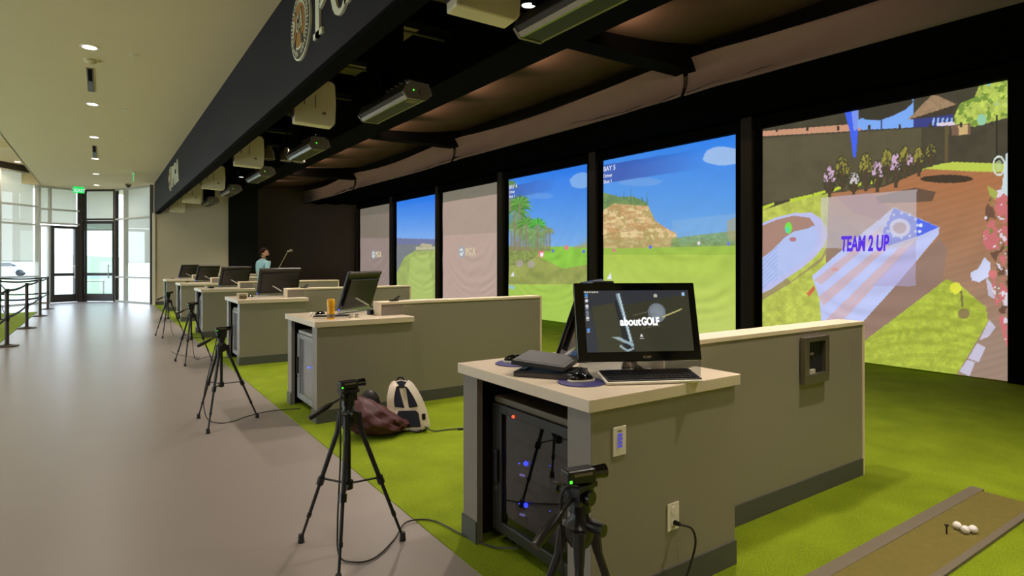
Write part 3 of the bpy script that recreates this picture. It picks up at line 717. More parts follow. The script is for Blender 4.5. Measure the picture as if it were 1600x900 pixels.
# ------------------------------------------------------------------ fascia signs
def fascia_sign(y, lab):
    r = thing('wall_emblem', lab, 'sign', (FX, y, 3.60))
    MB().cyl((0, 0, 0), (-0.02, 0, 0), .31, n=48).build('rim', M['cream'], r)
    MB().cyl((-0.02, 0, 0), (-0.024, 0, 0), .292, n=48).build('ring', M['darkring'], r)
    MB().cyl((-0.024, 0, 0), (-0.03, 0, 0), .215, n=40).build('inner_rim', M['cream'], r)
    MB().cyl((-0.03, 0, 0), (-0.034, 0, 0), .197, n=40).build('centre_disc', M['gold'], r)
    b = MB()
    n = 46
    for i in range(n):     # worn lettering round the ring
        a = 2 * pi * i / n
        if abs(a - pi * 1.5) < .12: continue
        c, s_ = math.cos(a), math.sin(a)
        b.obox((-0.025, .252 * c, .252 * s_), (0.003, 0, 0), (0, (.016 + .006 * (i % 3)) * c, (.016 + .006 * (i % 3)) * s_), (0, -(.005 + .003 * (i % 2)) * s_, (.005 + .003 * (i % 2)) * c))
    b.build('ring_lettering', M['cream'], r)
    b = MB()
    b.bar((-0.036, .12, -.15), (-0.036, -.10, .14), .012, .004, up=(1, 0, 0)).bar((-0.036, -.12, -.15), (-0.036, .10, .14), .012, .004, up=(1, 0, 0))
    b.obox((-.036, .12, -.15), (.003, 0, 0), (0, .025, .01), (0, -.01, .03)).obox((-.036, -.12, -.15), (.003, 0, 0), (0, .025, -.01), (0, .01, .03)).build('crossed_clubs', M['darkring'], r)
    yy = .155
    for i, ch in enumerate('PGA'):
        letter('small_letter', ch, (-0.04, yy - i * .105, -.085 + i * .02), (0, -.098, .0), (0, 0, .15), (-.004, 0, 0), M['cream'], r)
    t = thing('wall_letters', 'large raised cream letters on the fascia, ' + ('right of the near emblem' if y < 10 else 'beside the far emblem'), 'sign', (FX, y - .40, 3.34))
    yy = 0
    for ch in 'PGA':
        letter('letter', ch, (0, yy, 0), (0, -.52, 0), (0, 0, .52), (-.02, 0, 0), M['cream'], t); yy -= .46 if ch == 'P' else .56
fascia_sign(5.53, 'round gold emblem on the dark fascia at the near, top part of the photo')
fascia_sign(17.75, 'round gold emblem on the dark fascia at the far, lower end')

# ------------------------------------------------------------------ window wall (curved storefront)
PZ = [(-7.0, 21.0), (-3.6, 23.9), (-1.78, 26.4), (-0.53, 27.1), (0.47, 26.3), (1.48, 24.0)]
wn = [0]
def seg_frame(a, b): return Vector((a[0], a[1], 0)), Vector((b[0] - a[0], b[1] - a[1], 0))
def window(a, b, z0, z1, name, vm=(), hm=(), frame=M['metall'], g=M['glassw'], w=.06, dmul=.07):
    A, Dv = seg_frame(a, b); L_ = Dv.length; d = Dv.normalized()
    r = D.objects.new(name, None); COL.objects.link(r); r['kind'] = 'structure'; r.location = A
    f = MB()
    nrm = Vector((-d.y, d.x, 0))
    def vb(s, ww=w): f.obox(d * s + Vector((0, 0, (z0 + z1) / 2)), d * ww / 2, nrm * dmul, Vector((0, 0, (z1 - z0) / 2)))
    def hb(z, hh=w): f.obox(d * L_ / 2 + Vector((0, 0, z)), d * L_ / 2, nrm * dmul * .9, Vector((0, 0, hh / 2)))
    for s in [w / 2, L_ - w / 2] + [x * L_ for x in vm]: vb(s)
    for z in [z0 + w / 2, z1 - w / 2] + list(hm): hb(z)
    f.build('window_frame', frame, r)
    xs = [0] + [x * L_ for x in vm] + [L_]; zs = [z0] + sorted(hm) + [z1]
    for i in range(len(xs) - 1):
        for j in range(len(zs) - 1):
            p = MB(); p.obox(d * (xs[i] + xs[i + 1]) / 2 + Vector((0, 0, (zs[j] + zs[j + 1]) / 2)), d * ((xs[i + 1] - xs[i]) / 2 - w / 2), nrm * .003, Vector((0, 0, (zs[j + 1] - zs[j]) / 2 - w / 2)))
            # single-sided pane
            pq = MB(); c = d * (xs[i] + xs[i + 1]) / 2; e = d * ((xs[i + 1] - xs[i]) / 2 - w / 2)
            pq.quad(c - e + Vector((0, 0, zs[j])), c + e + Vector((0, 0, zs[j])), c + e + Vector((0, 0, zs[j + 1])), c - e + Vector((0, 0, zs[j + 1])))
            pq.build('pane', g, r, fix=False)
    return r
def shade(a, b, z0, z1, lab, u0=0.0, u1=1.0, off=-.10):
    A, Dv = seg_frame(a, b); d = Dv.normalized(); nrm = Vector((-d.y, d.x, 0))
    if nrm.y > 0: nrm = -nrm
    r = thing('roller_shade', lab, 'shade', A + Dv * u0 + nrm * off)
    L_ = Dv.length * (u1 - u0)
    q = MB(); q.quad(Vector((0, 0, z0)), d * L_ + Vector((0, 0, z0)), d * L_ + Vector((0, 0, z1)), Vector((0, 0, z1))); q.build('cloth', M['shade'], r, fix=False)
    MB().cyl((0, 0, z0), d * L_ + Vector((0, 0, z0)), .018, n=8).build('hem_bar', M['metall'], r)
    return r
W = window((-7.05, 3.0), (-7.05, 21.0), 0, 4.4, 'window_7_added', vm=[i / 8 for i in range(1, 8)], hm=(1.0, 3.3))  # unseen windows added so side daylight brightens the hall and ceiling
W = window(PZ[0], PZ[1], 0, 4.5, 'window_1', vm=(.33, .66), hm=(1.0, 3.3))
W = window(PZ[1], PZ[2], 0, 4.5, 'window_2', vm=(.5,), hm=(.95, 2.73, 3.36))
# entrance bay
A_, B_ = PZ[2], PZ[3]
def lerp(a, b, t): return (a[0] + (b[0] - a[0]) * t, a[1] + (b[1] - a[1]) * t)
window(lerp(A_, B_, .0), lerp(A_, B_, .24), 0, 2.74, 'window_3', hm=(.9,))
window(A_, B_, 2.78, 4.10, 'window_4', vm=(.25,), hm=(3.3,))
def door(a, b, name, g, frame, z1=2.74):
    r = window(a, b, 0.02, z1, name, hm=(1.0,), frame=frame, g=g, w=.10)
    Aq, Dv = seg_frame(a, b); d = Dv.normalized(); n_ = Vector((d.y, -d.x, 0))
    hb = MB(); c = d * (Dv.length * .84) + n_ * .12; hb.cyl(c + Vector((0, 0, .85)), c + Vector((0, 0, 1.35)), .016, n=8); hb.cyl(c + Vector((0, 0, .9)), c - n_ * .1 + Vector((0, 0, .9)), .01, n=8); hb.cyl(c + Vector((0, 0, 1.3)), c - n_ * .1 + Vector((0, 0, 1.3)), .01, n=8)
    hb.build('door_handle', M['metall'], r)
    kb = MB(); kb.obox(d * Dv.length / 2 + Vector((0, 0, .16)), d * (Dv.length / 2), n_ * .05, Vector((0, 0, .13))); kb.build('kick_plate', frame, r)
    return r
door(lerp(A_, B_, .26), lerp(A_, B_, .86), 'door_1', M['glassw'], M['metald'])
def dpost(p, w_, name, z1=4.1): 
    o = MB().box(p[0] - w_ / 2, p[0] + w_ / 2, p[1] - .08, p[1] + .08, 0, z1).build(name, M['metald']); structure(o)
dpost(lerp(A_, B_, .93), .16, 'trim_8'); dpost((PZ[3][0] + .04, PZ[3][1]), .16, 'trim_9')
window((PZ[3][0], PZ[3][1]), PZ[4], 2.98, 4.10, 'window_5', frame=M['metald'])
door(PZ[3], lerp(PZ[3], PZ[4], 1.0), 'door_2', M['glasst'], M['metald'], 2.95)
dpost(PZ[4], .17, 'trim_10')
window(PZ[4], PZ[5], 0, 4.10, 'window_6', vm=(.28,), hm=(.9, 3.0), frame=M['metall'])
dpost(PZ[5], .16, 'trim_11')
sbox('trim_12', M['lampedge'], (1.44, 1.52, 23.44, 23.52, 0, 3.1))
for i_ in range(4):
    shade((-7.05, 3.0 + 4.5 * i_), (-7.05, 7.5 + 4.5 * i_), 1.5, 4.35, '%s cream roller shade over the added left windows, out of view' % nth[i_], .01, .99, .12)  # unseen shades added to hold back daylight from the added left windows
shade(PZ[1], PZ[2], 1.48, 4.45, 'wide cream roller shade half lowered over the far left window', .0, .97)
shade(PZ[0], PZ[1], 1.48, 4.45, 'cream roller shade at the extreme left of the curved window wall', .0, .98)
shade(PZ[2], PZ[3], 2.82, 4.05, 'short cream roller shade above the bright entrance door', .03, .88)
shade(PZ[3], PZ[4], 2.62, 4.05, 'pale shade behind the tinted glass over the second door', .06, .94)
shade(PZ[4], PZ[5], 1.44, 4.05, 'tall cream roller shade next to the beige end wall', .2, .95)
sbox('wall_header', M['ceiling'], (-7, -1.7, 20.9, 21.0, 4.5, 4.7))
# header strip following the curve
for a, b, nm in ((PZ[0], PZ[1], 'trim_13'), (PZ[1], PZ[2], 'trim_14')):
    A, Dv = seg_frame(a, b); d = Dv.normalized(); n_ = Vector((-d.y, d.x, 0))
    structure(MB().obox(A + Dv / 2 + Vector((0, 0, 4.6)), Dv / 2, n_ * .1, Vector((0, 0, .12))).build(nm, M['metald']))

# outside
sbox('ground_outside', M['lawn'], (-60, 60, 29, 120, -0.3, -0.05))
sbox('ground_outside_patio', M['asphalt'], (-40, 12, 24.5, 31, -0.28, -0.03))
o = grid_obj('ground_outside_hill', lambda u, v: (-70 + 160 * u, 92 + 40 * v, -0.1 + 5 * math.sin(v * pi / 2) * (.7 + .3 * math.sin(u * 9))), 40, 10, M['lawn']); structure(o)
sbox('ground_outside_road', M['asphalt'], (-60, 60, 66, 86, -0.28, -0.02))
def car(x, y, col, lab):
    r = thing('parked_car', lab, 'car', (x, y, -.02))
    m = mat('car_paint', col, .3)
    prof = [(-2.2, .35), (-2.2, .8), (-1.5, .95), (-.9, 1.4), (.7, 1.42), (1.4, .98), (2.15, .85), (2.2, .35)]
    MB().prism(prof, (0, -.85, 0), (1, 0, 0), (0, 0, 1), (0, 1.7, 0)).build('body', m, r, bevel=.06)
    MB().prism([(-1.25, .97), (-.8, 1.34), (.6, 1.35), (1.15, 1.0)], (0, -.87, 0), (1, 0, 0), (0, 0, 1), (0, 1.74, 0)).build('side_window', M['gloss'], r)
    for i in (-1.4, 1.35):
        for j in (-.86, .66): MB().cyl((i, j, .33), (i, j + .2, .33), .33, n=18).build('wheel', M['plasticm'], r)
car(-8.0, 78, C(180, 192, 220), 'pale blue car parked outside, seen through the entrance door')
car(-21.5, 79, C(200, 205, 215), 'silver car parked outside, seen under the half-lowered left shade')
t = thing('patio_table', 'white outdoor table outside the tinted glass door', 'table', (-.35, 29.0, -.03))
box('table_top', M['white'], (-.5, .5, -.35, .35, .70, .74), t)
for i in (-.45, .45):
    for j in (-.3, .3): box('leg', M['white'], (i - .025, i + .025, j - .025, j + .025, 0, .7), t)

# ------------------------------------------------------------------ ceiling fittings
def downlight(x, y, z, lab, grp, power, col=(1, .88, .77), lit=True):
    r = thing('ceiling_downlight', lab, 'ceiling light', (x, y, z), 0, grp)
    MB().lathe([(.105, -.006), (.105, 0.0), (.075, 0.0), (.075, -.006)], n=24).build('trim_ring', M['lampedge'], r)
    MB().cyl((0, 0, -.010), (0, 0, -.004), .074, n=24).build('lens', M['lamp'], r)
    s = spot((x, y, z - .03), power, col, 150, .6, .06, name='downlight_lamp')
    return r
ordn2 = ['farthest', 'second farthest', 'third farthest', 'fourth farthest', 'fifth farthest', 'sixth farthest', 'seventh farthest']
ordn = ['nearest lit', 'second lit', 'third lit', 'fourth lit', 'fifth lit', 'sixth and farthest lit']
for k in range(-3, 6):
    y = 8.98 + 3.23 * k
    lab = ('%s round downlight in the walkway ceiling row' % ordn[k]) if k >= 0 else '%s round walkway downlight above or behind the camera' % ordn2[-k - 1]
    downlight(-.11, y, 4.10, lab, 'walkway ceiling downlights', P_DOWN)
for k in range(-6, 2):
    y = 21.65 + 3.27 * k
    lab = ['nearer lit round downlight in the raised ceiling at the far left', 'farther lit round downlight in the raised ceiling at the far left'][k] if k >= 0 else '%s round downlight in the raised ceiling, left of the view' % ordn2[-k - 1]
    downlight(-2.2, y, 4.68, lab, 'raised ceiling downlights', P_LEFT)
    if k % 2: downlight(-4.8, y, 4.68, '%s round downlight by the left wall' % ordn2[(1 - k) // 2], 'raised ceiling downlights by the wall', P_LEFT)
for i, (x, y) in enumerate(((.35, 9.0), (.34, 12.35), (.34, 15.5))):
    o = MB().lathe([(.05, -.008), (.05, 0), (.02, 0), (.02, -.008)], n=18).build('sprinkler_cover', M['cream'])
    o.location = (x, y, 4.10); tag(o, ['nearest', 'middle', 'farthest'][i] + ' small pale round cover right of the downlight row', 'ceiling cover', 'ceiling covers beside the downlights')
for i, (y0, y1) in enumerate(((9.95, 11.3), (16.6, 18.4))):
    r = thing('slot_diffuser', ['near', 'far'][i] + ' narrow dark air slot between two ceiling downlights', 'air vent', (-.12, (y0 + y1) / 2, 4.10))
    h = (y1 - y0) / 2
    box('frame', M['label'], (-.04, .04, -h, h, -.012, 0), r); box('opening', M['joist'], (-.025, .025, -h + .02, -.02, -.016, -.011), r); box('opening', M['metald'], (-.025, .025, .02, h - .02, -.016, -.011), r)
r = thing('smoke_detector', 'round white smoke detector next to the nearest walkway downlight', 'detector', (-.11, 9.55, 4.10))
MB().lathe([(.075, 0), (.075, -.02), (.05, -.045), (.01, -.05)][::-1], n=24).build('body', M['ceiling'], r, smooth=True)
def exit_sign(x, y, rz, lab):
    r = thing('exit_sign', lab, 'exit sign', (x, y, 4.10), rz)
    box('canopy', M['white'], (-.17, .17, -.04, .04, -.05, 0), r); box('panel', M['green'], (-.16, .16, -.006, .006, -.27, -.05), r)
    for s in (-1, 1):
        text('EXIT', 'lettering', (-.13 * s, s * -.008, -.23), (pi / 2, 0, 0 if s > 0 else pi), .16, M['whitet'], r, bold=.003)
    return r
exit_sign(-.62, 25.6, .15, 'green lit exit sign facing the camera above the entrance door')
exit_sign(.80, 20.9, math.radians(88), 'green exit sign seen edge-on near the dark fascia')
r = thing('dome_camera', 'small dark dome security camera on the far walkway ceiling', 'camera', (.78, 24.2, 4.10))
MB().cyl((0, 0, -.05), (0, 0, 0), .09, n=20).build('mount', M['label'], r); MB().sphere((0, 0, -.06), .07).build('dome', M['gloss'], r, smooth=True)

# ------------------------------------------------------------------ bays: overhead gear
unit_words = ['nearest', 'second', 'third', 'fourth', 'fifth', 'sixth and farthest']
def projector(y, k):
    r = thing('wall_projector', unit_words[k] + ' cream box projector hanging behind the dark fascia', 'projector', (2.0, y, 3.27), math.radians(-6), 'cream projectors behind the fascia')
    prof = [(-.22, -.24), (.19, -.26), (.225, -.22), (.235, 0), (.225, .22), (.19, .26), (-.19, .26), (-.22, .22)]
    MB().prism(prof, (0, -.08, 0), (1, 0, 0), (0, 0, 1), (0, .16, 0)).build('shell', M['proj'], r, bevel=.012)
    box('vent_slot', M['label'], (.0, .012, -.084, -.079, -.06, .08), r)
    box('sticker', M['label'], (-.12, -.105, -.083, -.079, -.04, .08), r)
    box('sticker', M['label'], (.08, .12, -.083, -.079, -.13, -.10), r)
    box('side_vent', M['mount'], (-.232, -.219, -.06, .06, -.18, .18), r)
    MB().box(-.03, .03, -.03, .03, .25, 1.63).build('mount_pole', M['joist'], r)
    MB().box(-.14, .14, .081, .14, -.12, .25).build('mount_bracket', M['joist'], r)
def sensor(y, k):
    r = thing('overhead_sensor', unit_words[k] + ' long silver sensor bar hanging on a black drop above the bays', 'sensor', (2.93, y, 3.39), 0, 'silver sensor bars above the bays')
    # cross-section (x,z), extruded along y
    cs_ = [(-.17, -.02), (-.12, -.085), (.10, -.085), (.17, -.02), (.13, .08), (-.10, .10)]
    MB().prism(cs_, (0, -.68, 0), (1, 0, 0), (0, 0, 1), (0, 1.36, 0)).build('housing', M['mount'], r, bevel=.006)
    MB().prism([(-.145, -.062), (-.12, -.094), (-.095, -.094), (-.125, -.055)], (0, -.69, 0), (1, 0, 0), (0, 0, 1), (0, 1.38, 0)).build('reflector_edge', M['silver'], r)
    MB().prism([(.10, -.094), (.125, -.070), (.11, -.06), (.08, -.092)], (0, -.69, 0), (1, 0, 0), (0, 0, 1), (0, 1.38, 0)).build('reflector_edge', M['silverd'], r)
    MB().box(-.095, .08, -.66, .66, -.092, -.086).build('window', M['plasticm'], r); MB().box(-.06, .05, -.62, -.50, -.0935, -.091).build('label', M['label'], r)
    for q_ in range(9): MB().box(-.12, .12, -.62 + q_ * .13, -.60 + q_ * .13, .10, .125).build('cooling_rib', M['silverd'], r)
    for s in (-1, 1):
        MB().prism([(-.18, -.03), (-.12, -.10), (.10, -.10), (.18, -.03), (.14, .09), (-.11, .11)], (0, s * .69 - .015, 0), (1, 0, 0), (0, 0, 1), (0, .03, 0)).build('end_cap', M['silverd'], r, bevel=.004)
    MB().cyl((0.06, -.708, -.01), (.06, -.722, -.01), .045, n=20).build('end_knob', M['silverd'], r)
    MB().cyl((-.05, -.708, .0), (-.05, -.714, .0), .009, n=12).build('indicator', M['greenled'], r)
    for i in (-.12, .12): MB().cyl((i, -.70, .07), (i, -.73, .07), .014, n=10).build('bolt', M['silver'], r)
    MB().box(-.14, .14, -.02, .50, .10, 1.5).build('drop_column', M['joist'], r)
ys_p = [3.24, 6.91, 10.56, 14.29, 17.95, 21.6]; ys_s = [3.30, 6.85, 10.50, 14.2, 17.9, 21.6]
for k in range(6): projector(ys_p[k], k)
for k in range(6): sensor(ys_s[k], k)
for i, dx in enumerate((-.2, .06, .26)):
    r = thing('track_spotlight', ['left', 'middle', 'right'][i] + ' of three dark spotlight heads beside the second hanging silver bar', 'spotlight', (2.95 + dx * 1.25, 12.3, 3.72), 0, 'unlit spotlight heads in the bay roof')
    MB().cyl((0, 0, 0), (0, 0, 1.2), .012, n=8).build('stem', M['joist'], r)
    MB().lathe([(.04, 0), (.10, -.12), (.115, -.26), (.10, -.27), (.09, -.2), (.02, -.15)], n=20).build('shade', M['silverd'] if i else M['racktop'], r, smooth=True)
# lit bay spots
for k in range(-1, 6):
    y = 1.14 + 3.70 * k
    r = thing('bay_spotlight', 'small lit spotlight hanging beside the near silver bar, top of the photo' if k == 1 else 'small lit spotlight in the bay roof, %s from behind the camera' % nth[k + 1], 'spotlight', (3.52, y, 4.02), 0, None if k == 1 else 'bay spotlights')
    MB().lathe([(.035, .22), (.06, .12), (.085, 0), (.08, 0), (.05, .1)], n=20).build('can', M['joist'], r, smooth=True)
    MB().cyl((0, 0, .2), (0, 0, .88), .012, n=8).build('stem', M['joist'], r); MB().cyl((0, 0, .01), (0, 0, .02), .07, n=20).build('lens', M['lamp'], r)
    spot((3.52, y, 3.99), P_BAY * .55, (1, .87, .74), 120, .8, .05, aim=(.05, -.12, -1), name='bay_lamp')
    spot((3.55, y + 1.45, 3.92), P_BAY * .45, (1, .89, .76), 110, .9, .08, aim=(0.05, 0.0, -1), name='bay_lamp')
# lamps behind the beam washing the brown cloth
for k in range(13):
    y = 3.2 + 1.72 * k - (.0 if k else 0)
    r = thing('wash_lamp', '%s small lamp behind the long black beam, counted from the camera' % nth[k], 'spotlight', (4.505, y, 4.06), 0, 'wash lamps behind the beam')
    MB().cyl((0, 0, -.05), (0, 0, .05), .035, n=14).build('can', M['joist'], r)
    spot((4.60, y, 4.05), P_GLOW, (1, .66, .45), 105, 1.0, .03, aim=(.9, 0, .42), name='wash_lamp_light')

# ------------------------------------------------------------------ desks
def make_desk():
    r = thing('service_desk', '', 'desk')
    # local origin: counter near-left corner (X=1.59), y=0 near edge
    box('countertop', M['counter'], (0, .98, 0, 1.06, .872, .925), r, bevel=.004)
    e = box('end_panel', M['lam'], (.03, .96, .02, .055, 0, .872), r)
    box('end_panel', M['lam'], (.03, .96, 1.005, 1.04, 0, .872), r)
    box('front_stile', M['lamface'], (.026, .06, .0201, .165, 0, .871), r)
    box('front_stile', M['lamface'], (.026, .06, .90, 1.0399, 0, .871), r)
    box('back_panel', M['lam'], (.92, .955, .06, 1.0, 0, .87), r)
    box('inner_shade_sheet', M['darkin'], (.061, .90, .056, .075, .0, .87), r); box('inner_shade_sheet', M['darkin'], (.061, .90, .985, 1.004, 0, .87), r)  # black sheets stand in for the shade inside the desk
    box('inner_shade_sheet', M['darkin'], (.88, .92, .075, .985, 0, .87), r)
    box('inner_shade_sheet', M['darkin'], (.061, .88, .075, .985, .855, .871), r)
    box('baseboard', M['base'], (.022, .965, .012, .02, 0, .115), r); box('baseboard', M['base'], (.018, .026, .012, .165, 0, .115), r)
    box('baseboard', M['base'], (.018, .026, .90, 1.048, 0, .115), r); box('baseboard', M['base'], (.022, .965, 1.04, 1.048, 0, .115), r)
    return r
def make_wall():
    r = thing('partition_wall', '', 'partition')
    x0, x1, y0, y1 = 2.57, 4.35, 0, .17
    box('panel', M['lam'], (x0, x1 - .015, y0, y1, 0, 1.035), r)
    box('panel_end', M['lamface'], (2.33, 2.57, y0, y1, .926, 1.035), r)
    box('cap', M['cap'], (2.315, x1 + .006, y0 - .006, y1 + .006, 1.035, 1.06), r, bevel=.002)
    box('end_trim', M['cap'], (x1 - .015, x1 + .006, y0 - .006, y1 + .006, 0, 1.035), r)
    box('end_trim', M['cap'], (2.315, 2.33, y0 - .006, y1 + .006, .926, 1.035), r)
    b = box('baseboard', M['base'], (x0, x1 - .016, y0 - .008, y0, 0, .115), r); box('baseboard', M['base'], (x0, x1 - .016, y1, y1 + .008, 0, .115), r)
    return r
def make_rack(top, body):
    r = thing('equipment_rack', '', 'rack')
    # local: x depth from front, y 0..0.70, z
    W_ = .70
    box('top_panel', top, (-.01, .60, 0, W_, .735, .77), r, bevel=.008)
    for y in (0, W_ - .03): box('side_panel', body, (0, .60, y, y + .03, .09, .735), r)
    box('bottom_panel', body, (0, .60, 0, W_, .07, .10), r); box('back_panel', M['darkin'], (.58, .60, .03, W_ - .03, .1, .735), r)
    d = MB().box(-.022, 0, 0, .075, .075, .735).box(-.022, 0, W_ - .085, W_, .075, .735).box(-.022, 0, .075, W_ - .085, .69, .735).box(-.022, 0, .075, W_ - .085, .075, .13).build('door_frame', body, r, bevel=.003)
    q = MB(); q.quad((-.012, .075, .13), (-.012, W_ - .085, .13), (-.012, W_ - .085, .69), (-.012, .075, .69)); g = q.build('glass_door', M['glassdoor'], r, fix=False)
    MB().box(-.04, -.02, W_ - .065, W_ - .035, .33, .50).build('door_handle', M['plastic'], d, bevel=.006)
    MB().cyl((-.03, W_ - .05, .30), (-.022, W_ - .05, .30), .009, n=10).build('lock', M['silver'], d)
    for z in (.16, .36, .54):
        u = box('rack_device', M['device'], (.09, .50, .05, W_ - .05, z, z + .15), r)
        for q_ in range(4): box('vent_slot', M['mount'], (.085, .09, W_ - .25, W_ - .15, z + .03 + q_ * .028, z + .042 + q_ * .028), u)
    for y in (.08, W_ - .08):
        for x in (.06, .52):
            MB().cyl((x, y - .015, .032), (x, y + .015, .032), .026, n=14).build('caster', M['wheel'], r)
            MB().box(x - .02, x + .02, y - .022, y + .022, .05, .07).build('caster_fork', M['silverd'], r)
    return r
desk0 = make_desk(); wall0 = make_wall()
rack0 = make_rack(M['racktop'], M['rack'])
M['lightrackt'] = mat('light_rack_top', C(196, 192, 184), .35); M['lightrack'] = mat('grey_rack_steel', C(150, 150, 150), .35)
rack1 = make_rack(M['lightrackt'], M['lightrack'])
for o in rack1.children:
    if o.name.startswith('glass_door'):
        m = D.materials.new('frosted_glass'); m.use_nodes = True; b = m.node_tree.nodes['Principled BSDF']; b.inputs['Base Color'].default_value = C(120, 120, 125); b.inputs['Roughness'].default_value = .12; b.inputs['Coat Weight'].default_value = .5
        o.data.materials[0] = m
dl = ['nearest grey service desk with cream top, keypad plate on its side', 'second grey service desk, yellow bottle on its cream top', 'third grey service desk with cream top and a small wire box on it',
      'fourth grey service desk with cream top, small white cup on it', 'fifth grey service desk, next to last before the beige wall', 'farthest grey service desk, closest to the beige end wall']
wl = ['nearest grey partition wall with recessed metal box in its side', 'second grey partition wall, maroon bag in front of it', 'third grey partition wall, behind the desk with the yellow bottle',
      'fourth grey partition wall, right of the third desk', 'fifth grey partition wall, low strip by the man', 'farthest grey partition wall near the beige end wall']
rl = ['black rack with smoked glass door and blue lights inside the nearest desk', 'light grey rack with glass door inside the second desk', 'pale rack with bright door inside the third desk',
      'rack half seen in the dark opening of the fourth desk', 'rack half seen in the dark opening of the fifth desk', 'rack half seen in the farthest desk']
for k, Y0 in enumerate(BAYS):
    d = desk0 if k == 0 else copy_tree(desk0); d.location = (1.59, Y0, 0.006); tag(d, dl[k], 'desk', 'grey service desks along the turf edge')
    p = wall0 if k == 0 else copy_tree(wall0); p.location = (0, Y0 + .27, .006); tag(p, wl[k], 'partition', 'grey partition walls between bays')
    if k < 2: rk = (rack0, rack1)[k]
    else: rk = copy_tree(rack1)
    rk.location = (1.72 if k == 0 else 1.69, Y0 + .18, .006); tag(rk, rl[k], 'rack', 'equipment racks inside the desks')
# lights in the nearest rack
for (y, z, m, r_, nm) in ((.54, .435, 'blueled', .013, 'blue_indicator'), (.54, .222, 'blueled', .013, 'blue_indicator'), (.60, .42, 'blueled', .004, 'blue_indicator'), (.60, .21, 'blueled', .004, 'blue_indicator'), (.50, .70, 'redled', .008, 'red_indicator'),
                          (.34, .48, 'blueled', .003, 'blue_indicator'), (.34, .26, 'blueled', .003, 'blue_indicator')):
    MB().sphere((.08 if m == 'blueled' else -.026, y, z), r_, n=10, m=6).build(nm, M[m], rack0)
M['bluelit'] = emis('lit_port_label', (.35, .3, .8, 1), 1.2)
for z in (.365, .16): MB().obox((.082, .575, z), (.002, 0, 0), (0, .022, -.004), (0, 0, .006)).build('port_label', M['bluelit'], rack0); box('port_label', M['label'], (.078, .084, .50, .515, z - .018, z + .008), rack0)
MB().sphere((-.026, .28, .44), .007, n=10, m=6).build('blue_indicator', M['blueled'], rack1)

# wall plates on the nearest desk
r = thing('keypad_plate', 'white wall plate with eight blue buttons on the nearest desk side', 'keypad', (1.77, 1.80, .736))
MB().box(-.037, .037, -.006, 0, -.06, .06).build('plate', M['white'], r, bevel=.002)
for i in range(2):
    for j in range(4): box('button', M['key'], (-.012 + i * .014, -.002 + i * .014, -.009, -.006, .022 - j * .016, .032 - j * .016), r)
box('mark', M['label'], (-.012, .012, -.0065, -.006, .040, .045), r)
r = thing('outlet_plate', 'white power outlet plate low on the nearest desk side', 'outlet', (2.10, 1.80, .345))
MB().box(-.038, .038, -.006, 0, -.06, .06).build('plate', M['white'], r, bevel=.002)
for z in (.028, -.028):
    s_ = MB().cyl((0, -.008, z), (0, -.006, z), .017, n=20).build('socket', M['white'], r)
def spline(pts, n=10):
    pts = [Vector(p) for p in pts]; P_ = [pts[0]] + pts + [pts[-1]]; out = []
    for i in range(1, len(P_) - 2):
        for k in range(n):
            t = k / n; a, b, c, d = P_[i - 1:i + 3]
            out.append(.5 * ((2 * b) + (c - a) * t + (2 * a - 5 * b + 4 * c - d) * t * t + (3 * b - a - 3 * c + d) * t ** 3))
    out.append(pts[-1]); return out
def cable(pts, lab, r_=.0045, name='power_cable', m=None, cat='cable', grp=None):
    o = MB().tube(spline(pts), r_, n=6).build(name, m or M['rubber'], smooth=True, fix=False); tag(o, lab, cat, grp); return o
o = cable([(2.105, 1.79, .318), (2.11, 1.76, .318), (2.15, 1.735, .30), (2.17, 1.73, .24), (2.15, 1.735, .16), (2.09, 1.73, .07), (2.0, 1.70, .015), (1.80, 1.62, .012), (1.45, 1.45, .008), (1.25, 1.36, .008)], 'black cord plugged into the outlet and drooping to the turf', .005)
MB().cyl((2.105, 1.795, .318), (2.11, 1.765, .318), .012, .009, n=12).build('plug', M['plastic'], o)
# recessed metal box in first partition
r = thing('recessed_box', 'grey metal recessed box with open front in the nearest partition side', 'wall box', (3.69, 2.045, .865))
f = MB(); f.box(-.14, .14, -.035, 0, .115, .145).box(-.14, .14, -.035, 0, -.145, -.085).box(-.14, -.09, -.035, 0, -.085, .115).box(.10, .14, -.035, 0, -.085, .115); f.build('frame', M['silverd'], r, bevel=.003)
box('back', M['darkin'], (-.09, .10, -.006, -.001, -.085, .115), r)
box('inner_socket', M['metall'], (-.085, .0, -.02, -.006, -.085, -.06), r); box('latch', M['label'], (-.06, -.02, -.02, -.006, .03, .045), r)

